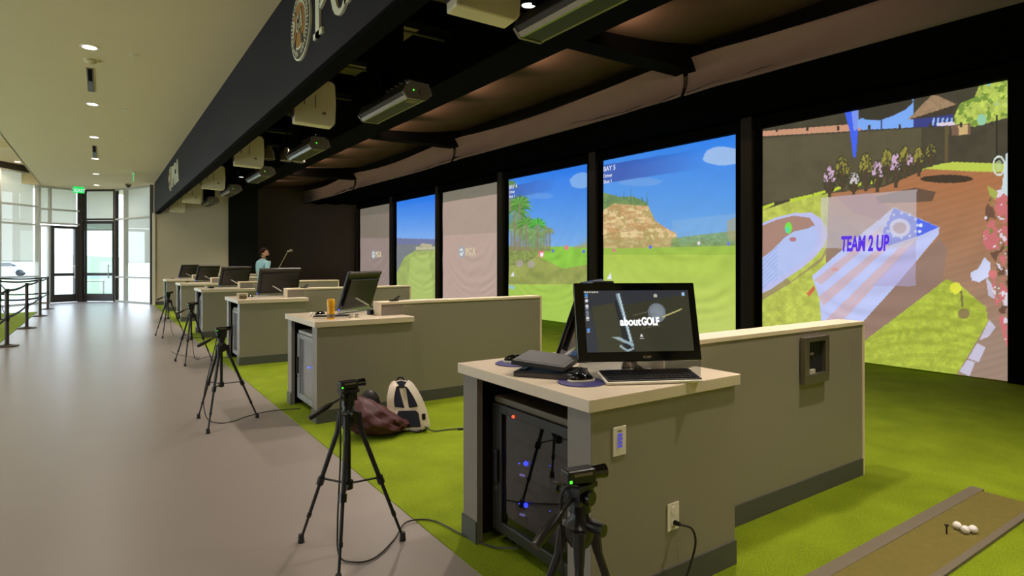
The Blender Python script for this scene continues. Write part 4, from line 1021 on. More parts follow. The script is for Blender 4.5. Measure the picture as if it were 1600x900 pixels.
# ------------------------------------------------------------------ monitors
def make_monitor(display=None):
    """local: bottom-left corner of panel seen from its back at origin (x along panel), back normal = -y, z up, tilted"""
    r = thing('desktop_monitor', '', 'monitor')
    T = math.radians(19); Wm, Hm = .655, .415
    u = Vector((0, -math.sin(T), math.cos(T))); nb = Vector((0, -math.cos(T), -math.sin(T)))   # nb: out of the back
    o = Vector((0, 0, .045))
    def P(x, h, d=0): return o + Vector((x, 0, 0)) + u * h + nb * d
    MB().obox(P(Wm / 2, Hm / 2, 0), Vector((Wm / 2, 0, 0)), u * (Hm / 2), nb * .010).build('bezel', M['plastic'], r, bevel=.004)
    MB().obox(P(Wm / 2, Hm / 2 - .02, .022), Vector((Wm / 2 - .05, 0, 0)), u * (Hm / 2 - .06), nb * .014).build('back_shell', M['plasticm'], r, bevel=.008)
    MB().obox(P(Wm / 2, Hm - .018, .014), Vector((Wm / 2 - .01, 0, 0)), u * .014, nb * .006).build('top_vent', M['mount'], r)
    MB().obox(P(.10, .06, .012), Vector((.035, 0, 0)), u * .018, nb * .002).build('sticker', M['label'], r)
    a = P(Wm / 2 - .10, .13, .03); b_ = Vector((Wm / 2 + .08, -.26, .004))
    MB().bar(a, a.lerp(b_, .55), .03, .014).build('strut', M['metall'], r, bevel=.004); MB().bar(a.lerp(b_, .52), b_ + Vector((0, 0, .006)), .024, .012).build('strut', M['plasticm'], r)
    MB().box(.02, Wm - .02, -.03, .006, .0, .006).build('foot_bar', M['acrylic'], r)
    q = MB(); q.obox(Vector((Wm / 2, .0, .022)), Vector((Wm / 2 - .01, 0, 0)), Vector((0, .002, 0)), Vector((0, 0, .022))); q.build('clear_base', M['acrylic'], r)
    MB().sphere(P(.012, .004, .012), .006, n=8, m=6).build('power_light', M['blueled'], r)
    return r
mon0 = make_monitor()
ml = ['black monitor turned away on the nearest desk, behind the lit monitor', 'black monitor seen from behind beside the yellow bottle', 'black monitor seen from behind on the third desk, below the man',
      'black monitor seen from behind on the fourth desk', 'black monitor seen from behind on the fifth desk, second from the left', 'black monitor seen from behind on the farthest desk, leftmost of all']
mp = [(1.95, 2.44, 38), (2.01, 6.12, 38), (2.00, 9.95, 8), (2.02, 13.75, 20), (2.02, 17.5, 30), (1.98, 21.15, 36)]
for k, (x, y, a) in enumerate(mp):
    o = mon0 if k == 0 else copy_tree(mon0)
    o.location = (x, y, .932); o.rotation_euler = (0, 0, math.radians(a)); tag(o, ml[k], 'monitor', 'monitors turned away from the walkway')

# the lit monitor facing the camera
r = thing('touch_monitor', 'lit black monitor facing the camera on the nearest desk', 'monitor', (2.10, 1.995, .932), math.radians(-28))
T = math.radians(15); u = Vector((0, math.sin(T), math.cos(T))); nf = Vector((0, -math.cos(T), math.sin(T))); o_m = Vector((0, 0, .074))
Wm, Hm = .600, .378
def P(x, h, d=0): return o_m + Vector((x, 0, 0)) + u * h + nf * d
MB().obox(P(0, Hm / 2, 0), Vector((Wm / 2, 0, 0)), u * (Hm / 2), nf * .014).build('bezel', M['gloss'], r, bevel=.005)
bx_l, bx_r, bz0, bz1 = -.255, .265, .045, .340
# display picture
nu, nv = 150, 90
us = np.linspace(0, 1, nu + 1); vs_ = np.linspace(0, 1, nv + 1); U, V = np.meshgrid(us, vs_)
pp = Paint(U * 100, (1 - V) * 60, (58, 58, 44))
pp.poly([(0, 0), (100, 0), (100, 4), (32, 15), (0, 20)], (52, 54, 60)); pp.poly([(0, 15), (6, 20), (12, 62), (0, 62)], (56, 60, 66))
pp.poly([(7, 16), (28, 12), (37, 62), (11, 62)], (66, 66, 50)); pp.poly([(28, 10), (33, 10), (46, 62), (36, 62)], (40, 44, 48))
pp.poly([(30, 3), (34, 3), (39, 30), (44, 56), (41, 56), (36, 30)], (128, 150, 160)); pp.poly([(32, 3), (33.4, 3), (42, 50), (40.6, 50)], (200, 220, 226))
for q in ([(24, 46), (30, 45.5), (44, 53), (42, 54.5)], [(30, 55), (37, 60), (44, 57.5), (43.5, 56), (37, 58), (31, 53)]): pp.poly(q, (160, 180, 186))
pp.ell(68, 22.5, 8.6, 9.5, (118, 128, 136), tex=.15); pp.ell(68, 21, 6.5, 7, (146, 154, 160), .5)
pp.poly([(72, 26.5), (92, 18.5), (92.5, 19.5), (73, 27.5)], (196, 184, 120)); pp.poly([(45, 24.5), (60, 21), (60, 21.6), (45, 25.2)], (110, 108, 90)); pp.poly([(52, 37.5), (72, 34.5), (72, 35), (52, 38)], (110, 100, 80))
for k in range(6): pp.ell(1.4 + k * 2.3, 1.6, .8, .7, (220, 220, 200))
for k, (yy_, c_) in enumerate(((4.5, (60, 140, 220)), (10, (225, 230, 235)), (15.5, (225, 225, 230)), (21.5, (120, 135, 150)), (27, (225, 220, 215)), (38.5, (90, 150, 235)))): pp.ell(2.4, yy_, 1.4, 1.6, c_); pp.poly([(1, yy_ + 2.1), (4, yy_ + 2.1), (4, yy_ + 2.6), (1, yy_ + 2.6)], (190, 190, 190))
pp.ell(95, 4, 1.5, 1.8, (170, 205, 240)); pp.ell(68, 5.5, 2, 1.8, (190, 190, 170)); pp.poly([(50, 46), (51.6, 42.5), (53, 46)], (235, 235, 235)); pp.poly([(49.6, 47), (53.4, 47), (53.4, 47.7), (49.6, 47.7)], (190, 190, 190))
me = D.meshes.new('display')
pts = np.array([list(P(bx_l + (bx_r - bx_l) * a, bz0 + (bz1 - bz0) * b, .0155)) for a, b in zip(U.ravel(), V.ravel())])
idx = np.arange((nu + 1) * (nv + 1)).reshape(nv + 1, nu + 1); q = np.stack([idx[:-1, :-1], idx[:-1, 1:], idx[1:, 1:], idx[1:, :-1]], -1).reshape(-1, 4)
me.from_pydata([tuple(p) for p in pts], [], [tuple(int(i) for i in f) for f in q])
ca = me.color_attributes.new('picture', 'FLOAT_COLOR', 'POINT'); rgba = np.ones((len(pts), 4), np.float32); rgba[:, :3] = tolin(pp.c).reshape(-1, 3); ca.data.foreach_set('color', rgba.ravel())
m = D.materials.new('lit_display'); m.use_nodes = True; n = m.node_tree.nodes; b = n['Principled BSDF']; at = n.new('ShaderNodeAttribute'); at.attribute_name = 'picture'
m.node_tree.links.new(at.outputs['Color'], b.inputs['Emission Color']); b.inputs['Emission Strength'].default_value = .9; b.inputs['Base Color'].default_value = (.01, .01, .01, 1); b.inputs['Roughness'].default_value = .08
me.materials.append(m); o = D.objects.new('display', me); COL.objects.link(o); o.parent = r
rt = (pi / 2 - T, 0, 0)
M['logolit'] = emis('lit_white_logo', (1, 1, 1, 1), 1.1)
fit(text('about', 'lettering', P(-.088, .168, .017), rt, .050, M['logolit'], r, bold=.0018), .104, .040); fit(text('GOLF', 'lettering', P(.018, .168, .017), rt, .050, M['logolit'], r, bold=.0024), .088, .041)
text('acer', 'maker_mark', P(.012, .014, .015), rt, .024, M['label'], r, bold=.0006)
MB().obox(P(0, Hm / 2 - .03, -.03), Vector((.2, 0, 0)), u * .12, nf * .018).build('back_shell', M['plasticm'], r, bevel=.008)
MB().bar(P(0, .12, -.04), (0, .22, .005), .05, .014).build('strut', M['silverd'], r)
q = MB(); q.obox(Vector((0.0, -.006, .037)), Vector((Wm / 2 - .005, 0, 0)), Vector((0, .003, 0)), Vector((0, 0, .037))); q.build('clear_base', M['acrylic'], r)
MB().tube([(-.03, 0, .075), (-.02, .03, .05), (.02, .05, .02), (.06, .05, .006)], [.014, .016, .02, .03], n=12).build('foot', M['silverd'], r, smooth=True)
MB().box(-.20, -.10, .09, .12, .438, .452).build('webcam', M['plasticm'], r, bevel=.005)

# desk-top items -------------------------------------------------------
def mouse(x, y, rz, lab, z=.934, grp=None):
    r = thing('computer_mouse', lab, 'mouse', (x, y, z), rz, grp)
    b = MB(); b.sphere((0, 0, .006), .062, .034, .034, n=20, m=10)
    b.v = [(vx, vy, max(vz, .004)) for vx, vy, vz in b.v]; b.build('shell', M['gloss'], r, smooth=True)
    MB().lathe([(1.0, 0), (1.02, .006), (.98, .009)], n=24, sx=.065, sy=.037).build('white_rim', M['white'], r)
    MB().cyl((.03, -.004, .033), (.03, .004, .033), .010, n=12).build('wheel', M['label'], r)
    return r
def pad(x, y, lab, z=.932):
    o = MB().lathe([(.105, 0), (.107, .002), (.105, .004)], n=40).build('mouse_pad', M['navy']); o.location = (x, y, z); tag(o, lab, 'mouse pad'); return o
pad(1.83, 2.64, 'round navy mouse pad at the far-left corner of the nearest desk'); mouse(1.85, 2.67, math.radians(-25), 'black mouse with white rim on the pad at the far-left corner of the nearest desk', .936)
pad(1.79, 2.06, 'round navy mouse pad at the front corner of the nearest desk'); mouse(1.80, 2.07, math.radians(-15), 'black mouse with white rim in front of the tablet stack on the nearest desk', .936)
r = thing('tablet_device', 'flat black tablet lying on top of another black device, nearest desk', 'tablet', (1.80, 2.33, .982), math.radians(-62)); r.rotation_euler = (Matrix.Rotation(math.radians(7), 3, Vector((.8, -.6, 0))) @ Matrix.Rotation(math.radians(-62), 3, 'Z')).to_euler()
MB().obox((0, 0, .012), (.140, 0, 0), (0, .105, 0), (0, 0, .012)).build('body', M['plasticm'], r, bevel=.004); box('glass_face', M['tabglass'], (-.12, .12, -.085, .085, .024, .0255), r)
r = thing('laptop_dock', 'flat black device under the tablet on the nearest desk', 'device', (1.80, 2.29, .932), math.radians(-55))
MB().obox((0, 0, .012), (.155, 0, 0), (0, .11, 0), (0, 0, .012)).build('body', M['plasticm'], r, bevel=.004); box('front_edge', M['mount'], (-.15, .15, -.112, -.108, .002, .018), r)
for i in (-.12, .12): box('spacer', M['plastic'], (i - .01, i + .01, -.08, .08, .024, .031), r)
def keyboard(x, y, rz, lab, z=.932, L_=.45, Wd=.16):
    r = thing('keyboard', lab, 'keyboard', (x, y, z), rz)
    MB().obox((0, 0, .006), (L_ / 2, 0, 0), (0, Wd / 2, 0), (0, 0, .006)).build('base', M['white'], r, bevel=.003)
    MB().obox((0.003, .002, .0135), (L_ / 2 - .006, 0, 0), (0, Wd / 2 - .006, 0), (0, 0, .004)).build('key_bed', M['plasticm'], r, bevel=.002)
    for j in range(5):
        b = MB()
        for i in range(19):
            w_ = .0205; x0 = -L_ / 2 + .018 + i * .0222
            if j == 0 and 4 < i < 10: continue
            b.box(x0, x0 + .019, -Wd / 2 + .018 + j * .026, -Wd / 2 + .018 + j * .026 + .022, .0175, .0215)
        if j == 0: b.box(-L_ / 2 + .018 + 5 * .0222, -L_ / 2 + .018 + 10 * .0222 - .003, -Wd / 2 + .018, -Wd / 2 + .04, .0175, .0215)
        b.build('key_row', M['plastic'], r)
    return r
kdir = math.atan2(1.98 - 2.21, 2.43 - 1.97)
kb_ = keyboard(2.075, 1.915, kdir, 'long black keyboard with white rim in front of the lit monitor')
kb_.rotation_euler = (math.radians(8), 0, kdir); kb_.location.z = .944
MB().box(-.20, -.17, .055, .07, -.018, .0).box(.17, .20, .055, .07, -.018, 0).build('foot', M['plastic'], kb_)
# second desk
keyboard(1.84, 5.80, math.radians(-20), 'black keyboard at the front corner of the second desk, beside the yellow bottle', L_=.34, Wd=.13)
mouse(1.83, 6.10, .4, 'black mouse behind the keyboard on the second desk')
o = MB().sphere((0, 0, 0), .0214, n=20, m=12).build('golf_ball', M['ball'], smooth=True); o.location = (1.73, 6.05, .953); tag(o, 'white golf ball beside the mouse on the second desk', 'golf ball')
r = thing('drink_bottle', 'yellow drink bottle with orange cap on the second desk', 'bottle', (1.80, 5.66, .931))
MB().lathe([(.034, 0), (.036, .01), (.036, .06), (.033, .10), (.035, .13), (.034, .135)], n=24).build('body', M['yellow'], r, smooth=True); MB().lathe([(.037, .13), (.038, .14), (.037, .18), (.030, .19)], n=24).build('cap', M['yellowcap'], r, smooth=True)
MB().lathe([(.0365, .015), (.0368, .05)], n=24).build('wrapper', M['label'], r)
r = thing('small_cup', 'small white cup in the middle of the second desk', 'cup', (2.02, 5.68, .931)); MB().lathe([(.020, 0), (.024, .045), (.022, .045), (.018, .008)], n=20).build('body', M['white'], r, smooth=True)
r = thing('webcam_cube', 'little black clamp device at the strut of the monitor on the second desk', 'webcam', (2.30, 5.92, .931), .3); MB().box(-.035, .035, -.03, .03, 0, .05).build('body', M['plastic'], r, bevel=.008); MB().cyl((0, -.03, .028), (0, -.04, .028), .014, n=14).build('lens', M['gloss'], r)
r = thing('black_clip', 'black clamp lying on top of the second partition wall', 'clamp', (2.50, 5.80, 1.067), .3); MB().box(-.05, .05, -.02, .02, 0, .018).build('base', M['plastic'], r, bevel=.004); MB().bar((0, 0, .015), (.07, 0, .05), .02, .01).build('arm', M['plastic'], r)
r = thing('paper_sheet', 'white paper lying on the second partition wall beside the black clamp', 'paper', (2.85, 5.81, 1.067)); MB().box(-.26, .26, -.05, .05, 0, .004).build('sheet', M['white'], r)
r = thing('black_clip', 'black clamp lying on top of the third partition wall', 'clamp', (2.60, 9.48, 1.067), .3); MB().box(-.05, .05, -.02, .02, 0, .018).build('base', M['plastic'], r, bevel=.004); MB().bar((0, 0, .015), (.07, 0, .05), .02, .01).build('arm', M['plastic'], r)
# third desk
r = thing('wire_box', 'small clear box with white rim at the corner of the third desk', 'box', (1.70, 9.40, .931))
f = MB()
for x in (-.06, .06):
    for y in (-.05, .05): f.box(x - .006, x + .006, y - .006, y + .006, 0, .08)
f.box(-.066, .066, -.056, -.044, .072, .084).box(-.066, .066, .044, .056, .072, .084).box(-.066, -.054, -.044, .044, .072, .084).box(.054, .066, -.044, .044, .072, .084); f.build('frame', M['cap'], r)
box('content', M['label'], (-.05, .05, -.04, .04, .002, .05), r)
mouse(1.84, 9.62, .3, 'black mouse beside the clear box on the third desk')
r = thing('small_cup', 'small white cup on the fourth desk', 'cup', (1.70, 13.05, .931)); MB().lathe([(.022, 0), (.026, .06), (.024, .06), (.018, .008)], n=20).build('body', M['white'], r, smooth=True)
mouse(1.82, 13.25, .3, 'black mouse beside the white cup on the fourth desk')
mouse(1.80, 17.0, .3, 'black mouse on the fifth desk'); mouse(1.80, 20.8, .3, 'black mouse on the farthest desk')
r = thing('paper_box', 'small white box right of the monitor on the fifth desk', 'box', (2.45, 16.95, .931)); MB().box(-.09, .09, -.06, .06, 0, .05).build('body', M['white'], r, bevel=.003)

# ------------------------------------------------------------------ tripods
def make_tripod(x, y, feet, lab, hrot, rz=0):
    r = thing('camera_tripod', lab, 'tripod', (x, y, 0), 0, 'black camera tripods by the desks')
    zc = .70
    for i, (fx, fy) in enumerate(feet):
        fv = Vector((fx - x, fy - y, 0)); d = fv.normalized()
        top = d * .035 + Vector((0, 0, zc)); foot = fv + Vector((0, 0, .02)); mid = top.lerp(foot, .52)
        l = MB().cyl(top, mid, .013, .012, n=8).cyl(top + d * .012 + Vector((0, 0, .01)), top.lerp(foot, .12), .02, .014, n=8).cyl(mid, top.lerp(foot, .80), .0095, n=8).cyl(top.lerp(foot, .8), foot, .0075, n=8).build('leg', M['plasticm'], r)
        MB().cyl(top.lerp(foot, .49), top.lerp(foot, .545), .019, n=10).build('leg_clamp', M['plastic'], l); MB().cyl(top.lerp(foot, .785), top.lerp(foot, .815), .012, n=10).build('leg_clamp', M['plastic'], l)
        MB().cyl(foot + Vector((0, 0, .025)), foot - Vector((0, 0, .018)), .014, .018, n=10).build('rubber_foot', M['rubber'], l)
        MB().bar((d.x * .02, d.y * .02, .36), top.lerp(foot, .50), .012, .006).build('brace', M['plasticm'], r)
    MB().cyl((0, 0, .33), (0, 0, .76), .0125, n=10).build('centre_column', M['plastic'], r)
    MB().cyl((0, 0, .335), (0, 0, .375), .024, n=10).build('brace_hub', M['plastic'], r)
    MB().lathe([(.03, .655), (.042, .68), (.045, .715), (.028, .735), (.026, .76)], n=16).build('collar', M['plastic'], r, smooth=True)
    c, s = math.cos(hrot), math.sin(hrot); F = Vector((c, s, 0)); S = Vector((-s, c, 0)); Z = Vector((0, 0, 1))
    h = MB().cyl((0, 0, .755), (0, 0, .785), .034, .03, n=14).obox((0, 0, .80), F * .035, S * .026, Z * .02).cyl(-S * .045 + Z * .80, S * .045 + Z * .80, .021, n=12).build('pan_head', M['plastic'], r, smooth=True)
    MB().obox(Z * .828, F * .045, S * .032, Z * .007).build('camera_plate', M['plasticm'], r)
    MB().cyl(S * .045 + Z * .80, S * .085 + Z * .80, .008, n=8).cyl(S * .075 + Z * .80, S * .098 + Z * .80, .016, n=12).build('tilt_knob', M['plastic'], r)
    MB().cyl(-S * .03 + Z * .72, -S * .085 + Z * .72, .014, .018, n=12).build('column_knob', M['plastic'], r)
    a = -F * .03 + Z * .80; b = -F * .085 + Z * .775; e = -F * .20 + Z * .72
    hd_ = MB().cyl(a, b, .006, n=8).build('pan_handle', M['plasticm'], r); MB().tube([b, b.lerp(e, .2), b.lerp(e, .8), e], [.008, .014, .016, .012], n=10).build('grip', M['plastic'], hd_, smooth=True)
    return r
def make_cam(x, y, hrot, lab, z=.836):
    r = thing('tripod_camera', lab, 'camera', (x, y, z), hrot, 'small cameras on tripods')
    MB().box(-.05, .045, -.024, .024, 0, .042).build('body', M['plastic'], r, bevel=.006)
    MB().cyl((.045, 0, .024), (.085, 0, .024), .019, .021, n=16).build('lens_barrel', M['gloss'], r); MB().cyl((.085, 0, .024), (.088, 0, .024), .016, n=16).build('lens', M['silverd'], r)
    box('label_strip', M['label'], (-.03, .03, -.0255, -.024, .026, .034), r)
    box('indicator', M['greenled'], (-.045, -.037, -.0265, -.024, .010, .018), r)
    return r
hr = math.radians(8)
TR = [((1.15, 1.33), [(1.02, 1.58), (.98, 1.14), (1.44, 1.30)], 'nearest black tripod, standing in front of the desk with the glass-door rack', math.radians(13)),
      ((1.03, 2.96), [(.87, 3.23), (.90, 2.72), (1.32, 2.95)], 'black tripod standing whole on the floor left of the nearest desk', math.radians(4)),
      ((.91, 6.02), [(.76, 6.32), (.76, 5.72), (1.22, 6.04)], 'black tripod on the floor in front of the third desk', math.radians(6)),
      ((1.09, 9.85), [(.91, 10.10), (.98, 9.55), (1.36, 9.87)], 'black tripod on the floor in front of the fourth desk', math.radians(4)),
      ((1.10, 13.6), [(.90, 13.8), (.98, 13.25), (1.38, 13.62)], 'farthest black tripod, in front of the last two desks', math.radians(8))]
cl = ['small black camera with green light on the nearest tripod', 'small black camera on the tripod left of the nearest desk', 'small black camera on the tripod in front of the third desk', 'small black camera on the tripod in front of the fourth desk', 'small black camera on the farthest tripod']
for k, ((x, y), ft, lab, h) in enumerate(TR):
    make_tripod(x, y, ft, lab, h); make_cam(x, y, h if k else math.radians(-12), cl[k])
cable([(1.00, 2.93, .84), (.97, 2.90, .80), (.965, 2.89, .5), (.955, 2.90, .2), (.97, 2.92, .03), (1.02, 2.86, .008), (1.12, 2.84, .008), (1.28, 2.97, .008), (1.42, 3.12, .012), (1.55, 3.05, .014), (1.60, 2.80, .014), (1.66, 2.6, .014), (1.72, 2.45, .05)],
      'thin black cable from the tripod camera curving over the floor to the nearest desk', .0042)
cable([(.88, 6.0, .83), (.84, 6.05, .6), (.78, 6.12, .25), (.80, 6.1, .05), (.88, 6.02, .008), (1.0, 6.0, .008), (1.15, 6.12, .008), (1.35, 6.2, .008), (1.55, 6.15, .014), (1.64, 6.1, .014)],
      'thin black cable from the tripod in front of the third desk to the second desk', .0042)
cable([(1.06, 9.82, .83), (1.10, 9.9, .5), (1.14, 10.0, .1), (1.2, 10.1, .008), (1.4, 10.3, .008), (1.58, 10.0, .014), (1.64, 9.9, .014)], 'thin black cable hanging from the tripod in front of the fourth desk', .0042)
cable([(1.08, 13.6, .83), (1.14, 13.7, .4), (1.2, 13.7, .01), (1.45, 13.6, .008), (1.62, 13.5, .014)], 'thin black cable hanging from the farthest tripod', .0042)
cable([(.95, 11.2, .008), (.99, 10.9, .008), (1.1, 10.5, .008), (1.25, 10.2, .008)], 'thin dark cable lying loose on the floor behind the fourth tripod', .004)
cable([(1.12, 1.30, .84), (1.09, 1.34, .80), (1.12, 1.36, .5), (1.14, 1.34, .2), (1.2, 1.36, .01), (1.4, 1.5, .01)], 'thin black cable hanging down the nearest tripod', .0042)

# ------------------------------------------------------------------ bags
def maroon_bag():
    b = MB(); n, m_ = 96, 48
    for j in range(m_ + 1):
        ph = pi * j / m_
        for i in range(n):
            th = 2 * pi * i / n
            x = math.sin(ph) * math.cos(th); y = math.sin(ph) * math.sin(th); z = math.cos(ph)
            X = x * .27; Y_ = y * .20
            hz = (.36 - .25 * max(0, min(1, (x + .55) / 1.5)))
            Z = (z * .5 + .5) * hz
            f = 1 + .10 * math.sin(3 * th + 5 * z + 1) * math.sin(ph) + .05 * math.sin(7 * th - 9 * z) * math.sin(ph)
            cr = .011 * math.sin(13 * x + 15 * z + 3 * math.sin(3.5 * y + 2 * x)) * math.sin(ph) + .004 * math.sin(24 * y + 17 * x * z)
            b.v.append(((X * f + cr), (Y_ * f + cr * .6), max(.0, Z + cr * (1 if z > -.6 else 0))))
    for j in range(m_):
        for i in range(n): b.f.append((j * n + i, j * n + (i + 1) % n, (j + 1) * n + (i + 1) % n, (j + 1) * n + i)); b.mi.append(0)
    return b
r = thing('duffel_bag', 'crumpled maroon nylon bag slumped on the turf by the second desk', 'bag', (1.93, 4.86, .008), math.radians(-8))
maroon_bag().build('cloth_body', M['maroon'], r, smooth=False).data.polygons.foreach_set('use_smooth', [True] * (96 * 48))
MB().tube(spline([(.25, -.10, .03), (.33, -.12, .015), (.40, -.06, .012), (.36, -.02, .012)]), .012, n=6).build('strap', M['rubber'], r)
MB().sphere((-.02, .16, .20), .10, .06, .15, n=20, m=12).build('black_flap', M['plasticm'], r, smooth=True)

def backpack():
    r = thing('backpack', 'white and navy backpack leaning upright against the maroon bag', 'backpack', (2.195, 4.76, .008), math.radians(-30))
    LN = math.radians(22)      # leaning back, top towards +y
    up = Vector((-.25, math.sin(LN), math.cos(LN))); up.normalize(); X = Vector((1, 0, 0)); fr = Vector((0, -math.cos(LN), math.sin(LN)))
    def Q(x, h, d=0): return X * x + up * h + fr * d + Vector((.02, 0, .0))
    outline = [(-.14, .02), (-.10, 0), (.10, 0), (.14, .02), (.155, .12), (.15, .25), (.125, .36), (.085, .425), (.03, .455), (-.03, .455), (-.085, .425), (-.125, .36), (-.15, .25), (-.155, .12)]
    MB().prism(outline, Q(0, .01, -.15), X, up, fr * .145).build('main_body', M['plasticm'], r, bevel=.03, seg=3)
    MB().prism([(x * .97, h * .98 + .005) for x, h in outline], Q(0, .01, -.02), X, up, fr * .035).build('back_panel', M['bpwhite'], r, bevel=.012)
    MB().prism([(-.085, .03), (.085, .03), (.092, .15), (.075, .175), (-.075, .175), (-.092, .15)], Q(0, .01, .012), X, up, fr * .014).build('lumbar_pad', M['bpnavy'], r, bevel=.006)
    MB().prism([(-.10, .21), (-.02, .20), (-.03, .40), (-.07, .385), (-.10, .32)], Q(0, .01, .012), X, up, fr * .010).build('mesh_pad', M['bpnavy'], r, bevel=.004)
    MB().prism([(.10, .21), (.02, .20), (.03, .40), (.07, .385), (.10, .32)], Q(0, .01, .012), X, up, fr * .010).build('mesh_pad', M['bpnavy'], r, bevel=.004)
    MB().prism([(-.055, .38), (.055, .38), (.06, .43), (0, .445), (-.06, .43)], Q(0, .01, .012), X, up, fr * .012).build('neck_pad', M['bpnavy'], r, bevel=.004)
    for s in (-1, 1):
        pts = [Q(s * .045, .43, .02), Q(s * .075, .40, .055), Q(s * .115, .30, .065), Q(s * .135, .20, .05), Q(s * .14, .10, .035), Q(s * .135, .04, .02)]
        b = MB(); P2 = spline(pts, 6)
        for i in range(len(P2) - 1): b.bar(P2[i], P2[i + 1] + (P2[i + 1] - P2[i]) * .15, .060, .012, up=fr)
        b.build('shoulder_strap', M['bpwhite'], r)
        b = MB(); b.bar(Q(s * .125, .10, .046), Q(s * .135, .15, .056), .03, .008, up=fr); b.build('buckle', M['plastic'], r)
    b = MB(); P2 = spline([Q(-.03, .44, .0), Q(-.02, .48, .01), Q(.02, .48, .01), Q(.03, .44, .0)], 6); b.tube(P2, .008, n=6); b.build('top_loop', M['bpnavy'], r)
    MB().tube(spline([(.13, -.02, .05), (.20, -.02, .012), (.30, .02, .008), (.42, .04, .010)]), .006, n=6).build('hanging_strap', M['rubber'], r)
    MB().box(.41, .46, .03, .055, 0, .018).build('strap_buckle', M['plastic'], r, bevel=.003)
backpack()

# ------------------------------------------------------------------ mat, balls, tee
r = thing('hitting_mat', 'olive hitting mat with grey rubber edges on the turf at lower right', 'mat', (0, 0, .006))
box('mat_turf', M['matturf'], (1.9, 4.62, 1.20, 1.46, 0, .014), r); box('rubber_edge', M['matedge'], (1.9, 4.66, 1.46, 1.53, 0, .016), r); box('rubber_edge', M['matedge'], (1.9, 4.62, 1.165, 1.20, 0, .016), r)
for i, (x, y) in enumerate(((3.845, 1.325), (3.822, 1.280), (3.862, 1.258))):
    o = MB().sphere((0, 0, 0), .0214, n=24, m=14).build('golf_ball', M['ball'], smooth=True); o.location = (x, y, .020 + .0214)
    tag(o, ['leftmost', 'middle, frontmost', 'rightmost'][i] + ' of three white golf balls touching on the olive mat', 'golf ball', 'golf balls on the mat')
r = thing('golf_tee', 'small dark golf tee standing left of the three balls', 'tee', (3.735, 1.335, .020)); MB().lathe([(.004, 0), (.004, .035), (.010, .046), (.011, .05)], n=12).build('peg', M['plastic'], r)

# ------------------------------------------------------------------ stanchions
SP = [(-1.34, 10.1), (-1.34, 13.55), (-1.34, 16.95), (-1.34, 20.5), (-1.34, 23.36), (-2.1, 19.8), (-2.6, 23.4)]
sl = ['nearest belt stanchion, at the very left edge', 'black belt stanchion nearest the camera in the left row', 'second black belt stanchion in the left row', 'third black belt stanchion, in front of the door frame', 'farthest belt stanchion beside the entrance door',
      'belt stanchion standing on the left turf', 'belt stanchion at the far left window']
st0 = None
for (x, y), lab in zip(SP, sl):
    if st0 is None:
        r = thing('belt_stanchion', lab, 'stanchion')
        MB().lathe([(.17, 0), (.175, .012), (.16, .022), (.05, .035), (.03, .05)], n=32).build('base', M['stan'], r, smooth=True)
        MB().cyl((0, 0, .03), (0, 0, .93), .032, n=20).build('post', M['stan'], r, smooth=True)
        MB().cyl((0, 0, .93), (0, 0, 1.0), .036, n=20).build('belt_head', M['plastic'], r, smooth=True); MB().cyl((0, 0, .44), (0, 0, .55), .038, n=20).build('lower_belt_head', M['plastic'], r, smooth=True)
        st0 = r
    else: r = copy_tree(st0)
    r.location = (x, y, .006 if x < -1.5 else 0); tag(r, lab, 'stanchion', 'belt stanchions on the left')
pairs = [(0, 1), (1, 2), (2, 3), (3, 4), (5, 3), (5, 1), (6, 4), (6, 5)]
for i, (a, b) in enumerate(pairs):
    for z, nm in ((.965, 'upper'), (.495, 'lower')):
        A = Vector(SP[a] + (z,)); B = Vector(SP[b] + (z,)); d = (B - A).normalized(); A += d * .04; B -= d * .04
        P2 = [A.lerp(B, t / 8) + Vector((0, 0, -.03 * math.sin(pi * t / 8))) for t in range(9)]
        mb = MB()
        for j in range(8): mb.bar(P2[j], P2[j + 1], .003, .045)
        o = mb.build('barrier_belt', M['belt']); tag(o, '%s dark stanchion belt %s' % (nm, ['off the left edge to the nearest full post', 'from the nearest to the second post', 'from the second to the third post', 'from the third to the farthest post',
                 'from the turf post to the third post', 'from the turf post to the nearest full post', 'from the window post to the farthest post', 'from the window post to the turf post'][i]), 'belt', 'belts between the stanchions')

